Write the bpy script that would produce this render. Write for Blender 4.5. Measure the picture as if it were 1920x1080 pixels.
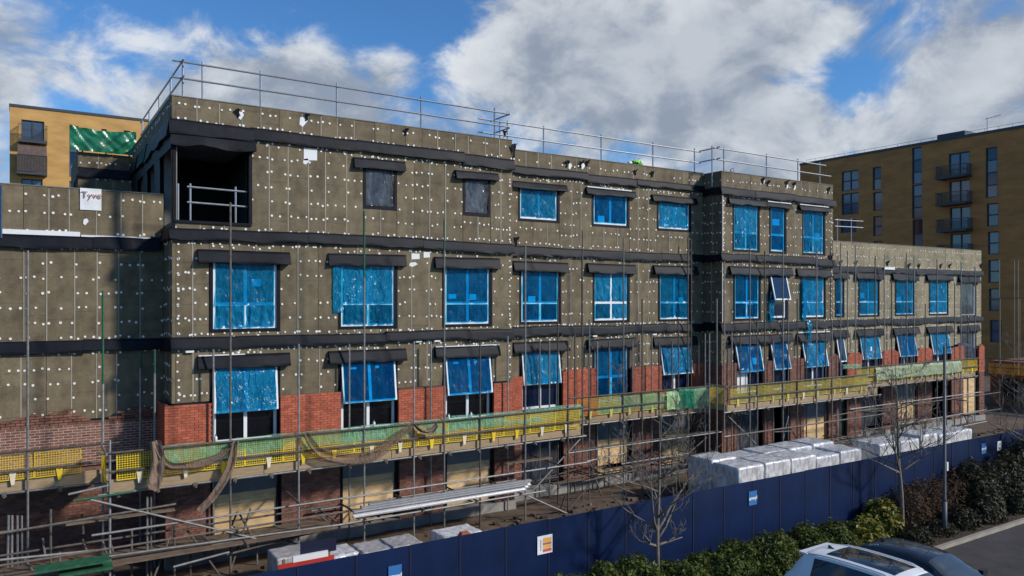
import bpy, bmesh, math, random
from math import radians, sin, cos, pi, sqrt
from mathutils import Vector, Matrix, noise as mnoise
random.seed(7)
for o in list(bpy.data.objects): bpy.data.objects.remove(o)
scene = bpy.context.scene
COL = scene.collection

# ------------------------------------------------------------------ camera
FPX, CX, HZ = 1435.0, 960.0, 560.0          # focal length and horizon in photo pixels (1920 wide)
YAW = math.atan2(0.539427, 0.842032)
SY, CY = sin(YAW), cos(YAW)
CAM = Vector((-3.60, -23.55, 7.65))
cam_data = bpy.data.cameras.new('camera'); cam = bpy.data.objects.new('camera', cam_data)
COL.objects.link(cam); scene.camera = cam
cam.location = CAM; cam.rotation_euler = (radians(90), 0, -YAW)
cam_data.sensor_width = 36; cam_data.lens = 36*FPX/1920; cam_data.shift_y = 20/1920
cam_data.clip_start = 0.1; cam_data.clip_end = 3000

def ray(px, py):
    X = (px-CX)/FPX
    return Vector((X*CY+SY, -X*SY+CY, (HZ-py)/FPX))
def PY(px, py, y): r = ray(px, py); return CAM + r*((y-CAM.y)/r.y)
def PZ(px, py, z): r = ray(px, py); return CAM + r*((z-CAM.z)/r.z)
def PX(px, py, x): r = ray(px, py); return CAM + r*((x-CAM.x)/r.x)
def xat(px, y): return PY(px, 500, y).x
def zat(px, py, y): return PY(px, py, y).z

# ------------------------------------------------------------------ light
SUN_AZ, SUN_EL = radians(42), radians(30)      # azimuth measured from -Y towards +X
sdir = Vector((sin(SUN_AZ)*cos(SUN_EL), -cos(SUN_AZ)*cos(SUN_EL), sin(SUN_EL)))
sun = bpy.data.lights.new('sun', 'SUN'); sun.energy = 4.0; sun.angle = radians(5); sun.color = (1, .94, .85)
so = bpy.data.objects.new('sun', sun); COL.objects.link(so); so.location = (20, -20, 40)
so.rotation_euler = (-sdir).to_track_quat('-Z', 'Y').to_euler()
w = bpy.data.worlds.new('World'); scene.world = w; w.use_nodes = True
N = w.node_tree.nodes; L = w.node_tree.links; N.clear()
def wn(t, **k):
    n = N.new(t)
    for a, b in k.items(): setattr(n, a, b)
    return n
def wmath(op, a, b=None, c=None, clamp=False):
    n = wn('ShaderNodeMath', operation=op, use_clamp=clamp)
    for i, v in enumerate((a, b, c)):
        if v is None: continue
        if isinstance(v, (int, float)): n.inputs[i].default_value = v
        else: L.new(v, n.inputs[i])
    return n.outputs[0]
def wvec(op, a, b=None, s=None):
    n = wn('ShaderNodeVectorMath', operation=op)
    for i, v in enumerate((a, b)):
        if v is None: continue
        if isinstance(v, (tuple, Vector)): n.inputs[i].default_value = v
        else: L.new(v, n.inputs[i])
    if s is not None:
        if isinstance(s, (int, float)): n.inputs['Scale'].default_value = s
        else: L.new(s, n.inputs['Scale'])
    return n
sky = wn('ShaderNodeTexSky', sky_type='NISHITA', sun_disc=False)
sky.sun_elevation = SUN_EL; sky.sun_rotation = math.atan2(sdir.x, sdir.y); sky.air_density = 1.0; sky.dust_density = 0.15; sky.ozone_density = 4.0
tc = wn('ShaderNodeTexCoord'); D = wvec('NORMALIZE', tc.outputs['Generated']).outputs[0]
# cloud field: noise on the direction, a little flattened, plus the cloud masses seen in the photograph
def cloud_density(dvec):
    st = wvec('MULTIPLY', dvec, (1, 1, 1.45)).outputs[0]
    n0 = wn('ShaderNodeTexNoise'); n0.inputs['Scale'].default_value = 3.1; n0.inputs['Detail'].default_value = 2; L.new(st, n0.inputs['Vector'])
    n1 = wn('ShaderNodeTexNoise'); n1.inputs['Scale'].default_value = 8.5; n1.inputs['Detail'].default_value = 10; n1.inputs['Roughness'].default_value = .60; n1.inputs['Distortion'].default_value = .35
    L.new(st, n1.inputs['Vector'])
    v = wn('ShaderNodeTexVoronoi', feature='SMOOTH_F1'); v.inputs['Scale'].default_value = 17; v.inputs['Smoothness'].default_value = .6
    wrp = wvec('ADD', st, wvec('SCALE', n1.outputs['Color'], None, .07).outputs[0]).outputs[0]; L.new(wrp, v.inputs['Vector'])
    return wmath('ADD', wmath('MULTIPLY', n0.outputs[0], .35), wmath('SUBTRACT', wmath('MULTIPLY', n1.outputs[0], .98), wmath('MULTIPLY', v.outputs[0], .16)))
blobs = [(-60, 140, 200, .27), (130, 110, 150, .27), (60, 90, 80, .1), (330, 110, 150, .22), (450, 150, 140, .20), (620, 190, 120, .27), (600, 75, 55, .18), (560, 150, 110, .22), (720, 195, 80, .2), (860, 215, 60, .18), (740, 118, 55, .2), (480, 240, 200, .16),
         (900, 70, 80, .18), (1010, 60, 110, .2), (1180, 60, 150, .22), (1320, 60, 140, .2), (1030, 190, 150, .2), (1220, 190, 180, .22), (1400, 230, 170, .2), (1600, 220, 110, .2), (1500, 270, 150, .18), (1690, 40, 130, .12), (1420, 60, 90, .14),
         (1870, 130, 150, .24), (2050, 60, 250, .18), (1000, 300, 200, .08), (-200, 300, 220, .14), (1780, 200, 100, .16)]
holes = [(420, 0, 170, .24), (220, 10, 130, .2), (560, 20, 90, .14), (690, 10, 120, .20), (800, 150, 65, .12), (110, 200, 75, .2), (215, 195, 60, .16), (1480, 165, 62, .22), (1660, 155, 55, .2), (830, 30, 50, .12), (40, 10, 110, .14), (700, 70, 45, .1), (1580, 150, 50, .18), (1180, 285, 45, .15), (1750, 30, 50, .1)]
acc = None
for px, py, s, a in [(x, y, s, a) for x, y, s, a in blobs] + [(x, y, s, -a) for x, y, s, a in holes]:
    v = ray(px, py).normalized(); sg = (s/FPX)**2
    d2 = wvec('DOT_PRODUCT', D, tuple(v)).outputs['Value']           # cos of the angle
    e = wmath('EXPONENT', wmath('MULTIPLY', wmath('SUBTRACT', d2, 1.0), 1.6/sg))
    a *= .76 if a > 0 else 1; acc = wmath('MULTIPLY', e, a) if acc is None else wmath('MULTIPLY_ADD', e, a, acc)
d0 = wmath('ADD', cloud_density(D), acc)
Dl = wvec('NORMALIZE', wvec('ADD', D, tuple(sdir*0.03 + Vector((0, 0, .07)))).outputs[0]).outputs[0]
d1 = wmath('ADD', cloud_density(Dl), acc)
mr = wn('ShaderNodeMapRange', interpolation_type='SMOOTHSTEP'); L.new(d0, mr.inputs[0]); mr.inputs[1].default_value = .635; mr.inputs[2].default_value = .89
shade = wn('ShaderNodeMapRange', interpolation_type='SMOOTHSTEP'); L.new(wmath('SUBTRACT', d0, d1), shade.inputs[0]); shade.inputs[1].default_value = -.22; shade.inputs[2].default_value = .22
thick = wn('ShaderNodeMapRange'); L.new(d0, thick.inputs[0]); thick.inputs[1].default_value = .80; thick.inputs[2].default_value = 1.12; thick.inputs[3].default_value = 1; thick.inputs[4].default_value = .5
ccol = wn('ShaderNodeMix', data_type='RGBA'); L.new(wmath('MULTIPLY', shade.outputs[0], thick.outputs[0], clamp=True), ccol.inputs[0])
ccol.inputs[6].default_value = (2.7, 3.2, 4.0, 1); ccol.inputs[7].default_value = (7.6, 7.9, 8.2, 1)
cm = wn('ShaderNodeMix', data_type='RGBA'); L.new(wmath('MULTIPLY', mr.outputs[0], .97), cm.inputs[0])
tint = wn('ShaderNodeMix', data_type='RGBA', blend_type='MULTIPLY'); tint.inputs[0].default_value = 1; L.new(sky.outputs[0], tint.inputs[6]); tint.inputs[7].default_value = (.62, 1.02, 1.34, 1)
L.new(tint.outputs[2], cm.inputs[6]); L.new(ccol.outputs[2], cm.inputs[7])
bg = wn('ShaderNodeBackground'); bg.inputs[1].default_value = 0.105; L.new(cm.outputs[2], bg.inputs[0])
w.cycles.sampling_method = 'MANUAL'; w.cycles.sample_map_resolution = 256
wo = wn('ShaderNodeOutputWorld'); L.new(bg.outputs[0], wo.inputs[0])
scene.cycles.max_bounces = 7; scene.cycles.diffuse_bounces = 3; scene.cycles.glossy_bounces = 3; scene.cycles.transparent_max_bounces = 10
vs = scene.view_settings; vs.view_transform = 'Standard'; vs.look = 'None'; vs.gamma = 1; vs.use_curve_mapping = False; vs.exposure = 0.0

# ------------------------------------------------------------------ materials
MATS = {}
def mat(name, col, rough=.7, var=.15, scale=3.0, bump=0.0, bscale=None, metal=0.0, spec=.4, rnd=0.0, island=0.0, col2=None, alpha=None, streak=None, sheen=0, coat=0, joint=False):
    """principled material: two-tone noise, fine grain, optional per-object / per-piece tone, bump"""
    if name in MATS: return MATS[name]
    m = bpy.data.materials.new(name); m.use_nodes = True; nt = m.node_tree; n = nt.nodes; l = nt.links
    p = n['Principled BSDF']; p.inputs['Roughness'].default_value = rough; p.inputs['Metallic'].default_value = metal
    p.inputs['Specular IOR Level'].default_value = spec
    if coat: p.inputs['Coat Weight'].default_value = coat; p.inputs['Coat Roughness'].default_value = .04
    t = n.new('ShaderNodeTexCoord'); src = t.outputs['Object']
    if streak:
        mp = n.new('ShaderNodeMapping'); mp.inputs['Scale'].default_value = streak; l.new(src, mp.inputs[0]); src = mp.outputs[0]
    a = n.new('ShaderNodeTexNoise'); a.inputs['Scale'].default_value = scale; a.inputs['Detail'].default_value = 6; a.inputs['Roughness'].default_value = .65; l.new(src, a.inputs['Vector'])
    c2 = col2 or tuple(min(1, c*(1+var)) for c in col); c1 = col if col2 else tuple(c*(1-var) for c in col)
    rmp = n.new('ShaderNodeValToRGB'); rmp.color_ramp.elements[0].position = .32; rmp.color_ramp.elements[1].position = .68
    rmp.color_ramp.elements[0].color = (*c1, 1); rmp.color_ramp.elements[1].color = (*c2, 1); l.new(a.outputs[0], rmp.inputs[0])
    out = rmp.outputs[0]
    if rnd or island:
        fac = None
        if rnd: oi = n.new('ShaderNodeObjectInfo'); fac = oi.outputs['Random']; amt = rnd
        else: g = n.new('ShaderNodeNewGeometry'); fac = g.outputs['Random Per Island']; amt = island
        mrr = n.new('ShaderNodeMapRange'); mrr.inputs[3].default_value = 1-amt; mrr.inputs[4].default_value = 1+amt; l.new(fac, mrr.inputs[0])
        mx = n.new('ShaderNodeVectorMath'); mx.operation = 'SCALE'; l.new(out, mx.inputs[0]); l.new(mrr.outputs[0], mx.inputs['Scale']); out = mx.outputs[0]
    if joint:        # board ends: a fine dark line across each board at its own height, and damp blotches
        sp = n.new('ShaderNodeSeparateXYZ'); l.new(t.outputs['Object'], sp.inputs[0]); o2 = n.new('ShaderNodeObjectInfo')
        ad = n.new('ShaderNodeMath'); ad.operation = 'MULTIPLY_ADD'; l.new(o2.outputs['Random'], ad.inputs[0]); ad.inputs[1].default_value = 1.2; l.new(sp.outputs[2], ad.inputs[2])
        md = n.new('ShaderNodeMath'); md.operation = 'MODULO'; l.new(ad.outputs[0], md.inputs[0]); md.inputs[1].default_value = 1.2
        lt = n.new('ShaderNodeMath'); lt.operation = 'LESS_THAN'; l.new(md.outputs[0], lt.inputs[0]); lt.inputs[1].default_value = .014
        bl = n.new('ShaderNodeTexNoise'); bl.inputs['Scale'].default_value = 1.3; bl.inputs['Detail'].default_value = 7; bl.inputs['Roughness'].default_value = .7
        gp = n.new('ShaderNodeNewGeometry'); l.new(gp.outputs['Position'], bl.inputs['Vector'])
        br = n.new('ShaderNodeMapRange'); br.inputs[1].default_value = .46; br.inputs[2].default_value = .72; br.inputs[3].default_value = 1.1; br.inputs[4].default_value = .6; l.new(bl.outputs[0], br.inputs[0])
        sc = n.new('ShaderNodeMath'); sc.operation = 'MULTIPLY_ADD'; l.new(lt.outputs[0], sc.inputs[0]); sc.inputs[1].default_value = -.38; l.new(br.outputs[0], sc.inputs[2])
        m3 = n.new('ShaderNodeVectorMath'); m3.operation = 'SCALE'; l.new(out, m3.inputs[0]); l.new(sc.outputs[0], m3.inputs['Scale']); out = m3.outputs[0]
    l.new(out, p.inputs['Base Color'])
    if bump:
        b = n.new('ShaderNodeTexNoise'); b.inputs['Scale'].default_value = bscale or scale*8; b.inputs['Detail'].default_value = 5; l.new(src, b.inputs['Vector'])
        bp = n.new('ShaderNodeBump'); bp.inputs['Strength'].default_value = bump; bp.inputs['Distance'].default_value = .02; l.new(b.outputs[0], bp.inputs['Height']); l.new(bp.outputs[0], p.inputs['Normal'])
    MATS[name] = m; return m
def film_mat(name, tr, df, fac, rough=.22, bscale=9, vary=.55):
    """thin plastic sheet: tinted see-through mixed with a glossy coloured surface"""
    if name in MATS: return MATS[name]
    m = bpy.data.materials.new(name); m.use_nodes = True; nt = m.node_tree; n = nt.nodes; l = nt.links
    p = n['Principled BSDF']; p.inputs['Base Color'].default_value = (*df, 1); p.inputs['Roughness'].default_value = rough; p.inputs['Specular IOR Level'].default_value = .6
    t = n.new('ShaderNodeBsdfTransparent'); t.inputs[0].default_value = (*tr, 1)
    mx = n.new('ShaderNodeMixShader'); tcx = n.new('ShaderNodeTexCoord')
    mp = n.new('ShaderNodeMapping'); mp.inputs['Scale'].default_value = (3.2, 3.2, 1.1); l.new(tcx.outputs['Object'], mp.inputs[0])
    no = n.new('ShaderNodeTexNoise'); no.inputs['Scale'].default_value = bscale*.5; no.inputs['Detail'].default_value = 4; no.inputs['Distortion'].default_value = 1.2; l.new(mp.outputs[0], no.inputs['Vector'])
    bp = n.new('ShaderNodeBump'); bp.inputs['Strength'].default_value = .8; bp.inputs['Distance'].default_value = .08; l.new(no.outputs[0], bp.inputs['Height']); l.new(bp.outputs[0], p.inputs['Normal'])
    cz = n.new('ShaderNodeTexNoise'); cz.inputs['Scale'].default_value = 2.6; cz.inputs['Detail'].default_value = 3; cz.inputs['Distortion'].default_value = 1.5
    mp2 = n.new('ShaderNodeMapping'); mp2.inputs['Scale'].default_value = (4.5, 4.5, .8); l.new(tcx.outputs['Object'], mp2.inputs[0]); l.new(mp2.outputs[0], cz.inputs['Vector'])
    cr = n.new('ShaderNodeValToRGB'); e = cr.color_ramp.elements; e[0].position = .485; e[0].color = (*df, 1); e[1].position = .5; e[1].color = (*[min(.8, c*1.7+.02) for c in df], 1); e2 = cr.color_ramp.elements.new(.515); e2.color = (*df, 1)
    l.new(cz.outputs[0], cr.inputs[0]); l.new(cr.outputs[0], p.inputs['Base Color'])
    r = n.new('ShaderNodeMapRange'); r.inputs[1].default_value = .3; r.inputs[2].default_value = .75; r.inputs[3].default_value = fac*(1-vary); r.inputs[4].default_value = min(1, fac*(1+vary)); l.new(no.outputs[0], r.inputs[0])
    oi = n.new('ShaderNodeObjectInfo'); rr = n.new('ShaderNodeMapRange'); rr.inputs[3].default_value = .6; rr.inputs[4].default_value = 1.4; l.new(oi.outputs['Random'], rr.inputs[0])
    ml = n.new('ShaderNodeMath'); ml.operation = 'MULTIPLY'; ml.use_clamp = True; l.new(r.outputs[0], ml.inputs[0]); l.new(rr.outputs[0], ml.inputs[1])
    l.new(ml.outputs[0], mx.inputs[0]); l.new(t.outputs[0], mx.inputs[1]); l.new(p.outputs[0], mx.inputs[2])
    l.new(mx.outputs[0], n['Material Output'].inputs[0]); MATS[name] = m; return m
def leaf_mat(name, c1, c2, rough=.5):
    if name in MATS: return MATS[name]
    m = bpy.data.materials.new(name); m.use_nodes = True; nt = m.node_tree; n = nt.nodes; l = nt.links
    p = n['Principled BSDF']; p.inputs['Roughness'].default_value = rough; p.inputs['Specular IOR Level'].default_value = .22
    g = n.new('ShaderNodeNewGeometry'); r = n.new('ShaderNodeValToRGB'); r.color_ramp.elements[0].color = (*c1, 1); r.color_ramp.elements[1].color = (*c2, 1)
    l.new(g.outputs['Random Per Island'], r.inputs[0]); l.new(r.outputs[0], p.inputs['Base Color'])
    tr = n.new('ShaderNodeBsdfTranslucent'); l.new(r.outputs[0], tr.inputs[0]); mx = n.new('ShaderNodeMixShader'); mx.inputs[0].default_value = .22
    l.new(p.outputs[0], mx.inputs[1]); l.new(tr.outputs[0], mx.inputs[2]); l.new(mx.outputs[0], n['Material Output'].inputs[0]); MATS[name] = m; return m

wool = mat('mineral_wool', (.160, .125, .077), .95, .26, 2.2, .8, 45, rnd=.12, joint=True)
wool_pale = mat('pale_wool', (.27, .225, .145), .95, .2, 2.2, .8, 45, rnd=.12, joint=True)  # same wool in a paler base tone, for the lowest wing's boards
wool_edge = mat('pale_strip', (.34, .31, .255), .8, .15)
fixing = mat('fixing_cap', (.80, .77, .68), .5, .08)
membrane = mat('black_membrane', (.0055, .0066, .0112), .55, .35, 2.5, .25, 5, spec=.16)
membrane_side = mat('black_wrap', (.008, .0085, .0095), .6, .35, 1.5, .3, 4, spec=.15)
upvc = mat('white_frame', (.78, .79, .80), .35, .05)
glass = mat('dark_glass', (.006, .014, .040), .05, .2, spec=.6)
film = film_mat('blue_film', (.035, .60, .92), (.002, .19, .43), .23, .12, 4, .4)
film_loose = film_mat('blue_film_loose', (.02, .50, .78), (.003, .27, .52), .42, .14, 5, .3)
poly = film_mat('clear_polythene', (.72, .74, .76), (.42, .43, .44), .15, .08, 2.6)
void_glass = mat('unlit_glass', (.006, .007, .010), .07, .2, spec=.5)
sticker_m = mat('label_paper', (.85, .86, .86), .5, .05)
blockwork = mat('blockwork', (.16, .155, .15), .9, .15, 3, .3)
concrete = mat('concrete', (.27, .26, .24), .9, .22, 2.2, .5, 30)
dark_in = mat('dark_interior', (.02, .02, .021), .9, .2)
red_brick = mat('red_brick', (.41, .105, .055), .85, .22, 5, .4, 60, island=.20)
red_mortar = mat('red_mortar', (.17, .062, .042), .95, .15)
brown_brick = mat('brown_brick', (.185, .080, .054), .85, .3, 5, .4, 60, island=.3)
pale_mortar = mat('pale_mortar', (.46, .36, .30), .95, .12)
brown_mortar = mat('brown_mortar', (.13, .085, .07), .95, .12)
galv = mat('galvanised_tube', (.215, .21, .20), .55, .28, 6, metal=.25, rnd=.25)
galv_rust = mat('worn_tube', (.105, .09, .075), .7, .4, 7, metal=.1, rnd=.3)
rail_steel = mat('rail_steel', (.30, .31, .33), .38, .2, 6, metal=.5, rnd=.1)
green_paint = mat('green_tube', (.020, .10, .050), .6, .4, 6)
timber = mat('scaffold_board', (.32, .225, .13), .85, .22, 3, .4, 30, rnd=.16, streak=(.6, 6, 6))
ply = mat('plywood', (.62, .42, .21), .8, .25, 2, .2, 20, rnd=.12, streak=(1, 1, 3))
old_timber = mat('weathered_timber', (.14, .10, .07), .9, .3, 3, .4, 30, rnd=.25)
yellow_p = mat('yellow_plastic', (.72, .50, .03), .5, .12, 3, rnd=.12)
olive_p = mat('faded_yellow_plastic', (.50, .40, .09), .6, .2, 3, rnd=.16)
cream_p = mat('pale_plastic', (.70, .60, .42), .5, .1)
net_green = film_mat('green_netting', (.72, .95, .78), (.20, .46, .30), .36, .5, 5)
tarp_green = mat('green_tarpaulin', (.008, .135, .062), .30, .4, 3, .6, 4, spec=.5)
net_brown = film_mat('brown_netting', (.75, .68, .62), (.20, .135, .095), .80, .9, 5, .15)
navy = mat('navy_board', (.0034, .0120, .050), .42, .3, .9, .08, 18, spec=.3, rnd=.09)
navy_dark = mat('navy_batten', (.004, .007, .03), .6, .1)
sign_blue = mat('sign_blue', (.03, .14, .36), .5, .08)
sign_white = mat('sign_white', (.74, .74, .74), .5, .05)
sign_orange = mat('sign_orange', (.80, .38, .08), .5, .05)
sign_red = mat('sign_red', (.62, .12, .06), .5, .05)
sign_grey = mat('sign_grey', (.25, .27, .32), .5, .05)
wrap = mat('shrink_wrap', (.34, .34, .35), .2, .28, 4, 1.0, 9, spec=.7, col2=(.80, .80, .81), streak=(1.4, 1.4, .7))
wrap_dirty = mat('dirty_wrap', (.36, .34, .33), .35, .3, 4, 1.0, 9, spec=.5)
tan_brick = mat('tan_brick', (.50, .285, .095), .9, .2, .35, .2, 6, streak=(1, 1, 3))
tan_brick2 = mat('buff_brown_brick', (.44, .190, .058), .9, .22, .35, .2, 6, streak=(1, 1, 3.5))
grey_frame = mat('grey_metal', (.045, .05, .055), .5, .1)
far_glass = mat('far_glass', (.06, .085, .13), .08, .3, .3, spec=.8)
curtain = mat('brown_screen', (.13, .085, .07), .7, .25)
alu = mat('aluminium', (.62, .62, .62), .35, .1, 5, metal=.5)
asphalt = mat('asphalt', (.052, .045, .042), .9, .3, 1.2, .5, 90)
kerb_m = mat('kerb_stone', (.30, .26, .21), .9, .2, 3, .4, 40)
soil = mat('bark_mulch', (.055, .036, .024), .95, .4, 5, .9, 25)
mud = mat('site_mud', (.105, .075, .052), .95, .4, .9, .9, 9)
bark = mat('grey_bark', (.17, .14, .115), .9, .25, 6, .4, 30)
hedge_l = leaf_mat('hedge_leaf', (.030, .050, .008), (.130, .150, .026))
laurel_l = leaf_mat('laurel_leaf', (.07, .085, .010), (.24, .21, .03), .45)
dark_l = leaf_mat('dark_leaf', (.014, .016, .008), (.060, .052, .024))
brown_l = leaf_mat('brown_leaf', (.045, .026, .016), (.11, .065, .035), .8)
# ------------------------------------------------------------------ mesh helpers
WPOS = {}
def wpos(o): return WPOS.get(o.name, Vector((0, 0, 0))) if o else Vector((0, 0, 0))
class MB:
    def __init__(s): s.v = []; s.f = []
    def quad(s, a, b, c, d): i = len(s.v); s.v += [a, b, c, d]; s.f.append((i, i+1, i+2, i+3))
    def box(s, x0, x1, y0, y1, z0, z1):
        i = len(s.v); s.v += [(x0,y0,z0),(x1,y0,z0),(x1,y1,z0),(x0,y1,z0),(x0,y0,z1),(x1,y0,z1),(x1,y1,z1),(x0,y1,z1)]
        s.f += [tuple(i+k for k in q) for q in ((0,3,2,1),(4,5,6,7),(0,1,5,4),(1,2,6,5),(2,3,7,6),(3,0,4,7))]; return s
    def hexa(s, c):   # eight corners, lower ring then upper ring
        i = len(s.v); s.v += [tuple(p) for p in c]
        s.f += [tuple(i+k for k in q) for q in ((0,3,2,1),(4,5,6,7),(0,1,5,4),(1,2,6,5),(2,3,7,6),(3,0,4,7))]; return s
    def tube(s, a, b, r, n=8, r2=None):
        a = Vector(a); b = Vector(b); d = b-a
        if d.length < 1e-6: return s
        q = d.to_track_quat('Z', 'Y'); i = len(s.v); r2 = r if r2 is None else r2
        for p, rr in ((a, r), (b, r2)):
            for k in range(n): s.v.append(tuple(p + q @ Vector((rr*cos(2*pi*k/n), rr*sin(2*pi*k/n), 0))))
        for k in range(n): s.f.append((i+k, i+(k+1) % n, i+n+(k+1) % n, i+n+k))
        s.f.append(tuple(i+k for k in reversed(range(n)))); s.f.append(tuple(i+n+k for k in range(n))); return s
    def path(s, pts, radii, n=6):
        pts = [Vector(p) for p in pts]; i = len(s.v); m = len(pts)
        for j, p in enumerate(pts):
            d = (pts[min(j+1, m-1)]-pts[max(j-1, 0)]); q = d.to_track_quat('Z', 'Y'); r = radii[j] if isinstance(radii, (list, tuple)) else radii
            for k in range(n): s.v.append(tuple(p + q @ Vector((r*cos(2*pi*k/n), r*sin(2*pi*k/n), 0))))
        for j in range(m-1):
            for k in range(n): s.f.append((i+j*n+k, i+j*n+(k+1) % n, i+(j+1)*n+(k+1) % n, i+(j+1)*n+k))
        s.f.append(tuple(i+k for k in reversed(range(n)))); s.f.append(tuple(i+(m-1)*n+k for k in range(n))); return s
    def grid(s, fn, nu, nv):
        i = len(s.v)
        for a in range(nu+1):
            for b in range(nv+1): s.v.append(tuple(fn(a/nu, b/nv)))
        for a in range(nu):
            for b in range(nv): k = i+a*(nv+1)+b; s.f.append((k, k+nv+1, k+nv+2, k+1))
        return s
    def build(s, name, m, parent=None, smooth=False, loc=None, kind=None):
        wp = wpos(parent); base = Vector(loc) if loc is not None else wp
        me = bpy.data.meshes.new(name); me.from_pydata([tuple(Vector(v)-base) for v in s.v], [], s.f); me.materials.append(m)
        if smooth: me.polygons.foreach_set('use_smooth', [True]*len(me.polygons))
        me.update(); o = bpy.data.objects.new(name, me); COL.objects.link(o)
        o.parent = parent; o.location = base-wp; WPOS[o.name] = base
        if kind: o['kind'] = kind
        return o
def place(name, me, loc, parent=None, rot=(0,0,0)):
    o = bpy.data.objects.new(name, me); COL.objects.link(o); o.parent = parent; o.location = Vector(loc)-wpos(parent); o.rotation_euler = rot; WPOS[o.name] = Vector(loc); return o
def thing(name, label, cat, loc=(0,0,0), group=None):
    o = bpy.data.objects.new(name, None); COL.objects.link(o); o.location = loc; o.empty_display_size = .2; WPOS[o.name] = Vector(loc)
    return tag(o, label, cat, group)
def tag(o, label, cat, group=None):
    o['label'] = label; o['category'] = cat
    if group: o['group'] = group
    return o
def struct(o): o['kind'] = 'structure'; return o
def dup(root, loc, label=None, rot=None, group=None):
    c = root.copy(); COL.objects.link(c); c.location = loc
    if rot is not None: c.rotation_euler = rot
    if label: c['label'] = label
    if group: c['group'] = group
    for ch in list(root.children):
        d = ch.copy(); COL.objects.link(d); d.parent = c
        for g in ch.children: e = g.copy(); COL.objects.link(e); e.parent = d
    return c
def nz(x, y=0., z=0., s=1.): return mnoise.noise(Vector((x*s, y*s, z*s)))
def U(a, b): return random.uniform(a, b)
class Fr:
    """a vertical plane: u runs along it, d stands out of it"""
    def __init__(s, o, u, n): s.o = Vector((o[0], o[1], 0)); s.u = Vector((*u, 0)); s.n = Vector((*n, 0))
    def p(s, u, d, z): return s.o + s.u*u + s.n*d + Vector((0, 0, z))
    def box(s, mb, u0, u1, d0, d1, z0, z1):
        c = [s.p(u0,d1,z0), s.p(u1,d1,z0), s.p(u1,d0,z0), s.p(u0,d0,z0), s.p(u0,d1,z1), s.p(u1,d1,z1), s.p(u1,d0,z1), s.p(u0,d0,z1)]
        if s.u.cross(Vector((0,0,1))).dot(s.n) < 0: c = [c[1],c[0],c[3],c[2],c[5],c[4],c[7],c[6]]
        mb.hexa(c)
def front(y): return Fr((0, y), (1, 0), (0, -1))        # u is world x
def left(x): return Fr((x, 0), (0, 1), (-1, 0))         # u is world y

# ------------------------------------------------------------------ ground, road, kerb, planting bed
FY = -8.72                                              # line of the hoarding
g = MB(); n = 30
def gz(x, y): return .02*nz(x, y, 0, .7)
g.quad((-900,-900,-.02), (900,-900,-.02), (900,900,-.02), (-900,900,-.02)); struct(g.build('ground', mud))
g = MB(); g.grid(lambda a, b: (-12+75*a, -8.66+10.6*b, .03+.05*nz(-12+75*a, 10*b, 0, .8)+.03*nz(75*a, 10*b, 3, 2.6)), 150, 40); struct(g.build('site_ground', mud, smooth=True))
g = MB(); g.box(-60, 120, -60, -10.98, -.3, -.008); struct(g.build('road', asphalt))
g = MB(); g.grid(lambda a, b: (-40+120*a, -10.88+2.2*b, .06+.04*nz(120*a, 2*b, 1, 1.3)), 200, 8); struct(g.build('planting_bed', soil, smooth=True))
kerb = bpy.data.objects.new('kerb', None); COL.objects.link(kerb); kerb['kind'] = 'structure'; WPOS['kerb'] = Vector((0,0,0))
kb = MB(); kb.box(-.452, .452, -.062, .062, -.2, .11); me = kb.build('kerb_stone', kerb_m, kerb); kme = me.data; bpy.data.objects.remove(me)
for k in range(78): place('kerb_stone', kme, (-8+k*.914, -10.93+U(-.004,.004), U(-.004,.004)), kerb)

# ------------------------------------------------------------------ the building under construction
BLD = thing('building', 'long flat-roofed block under construction clad in brown insulation boards with black bands and blue-filmed windows', 'building', (0, 0, 0))
YE, YA, YB, YC, YD = 1.5, 0.0, .85, -.2, 1.2
XE0, XA, XB, XC, XD, XEND = -9.0, 0.0, 11.5, 22.3, 30.25, 47.5
BT = 4.66                                               # top of the brick leaf
BOARDS = []                                             # (frame, u0,u1,z0,z1, side)
SEAMS = MB(); CAPS = MB()
def cap(fr, u, z, r=.038):
    i = len(CAPS.v); c = fr.p(u, .016, z)
    for k in range(6): a = k*pi/3; CAPS.v.append(tuple(fr.p(u+r*cos(a), -.002, z+r*sin(a))))
    for k in range(6): a = k*pi/3; CAPS.v.append(tuple(fr.p(u+r*.9*cos(a), .016, z+r*.9*sin(a))))
    for k in range(6): CAPS.f.append((i+k, i+(k+1) % 6, i+6+(k+1) % 6, i+6+k))
    CAPS.f.append(tuple(i+6+k for k in range(6)))
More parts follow.
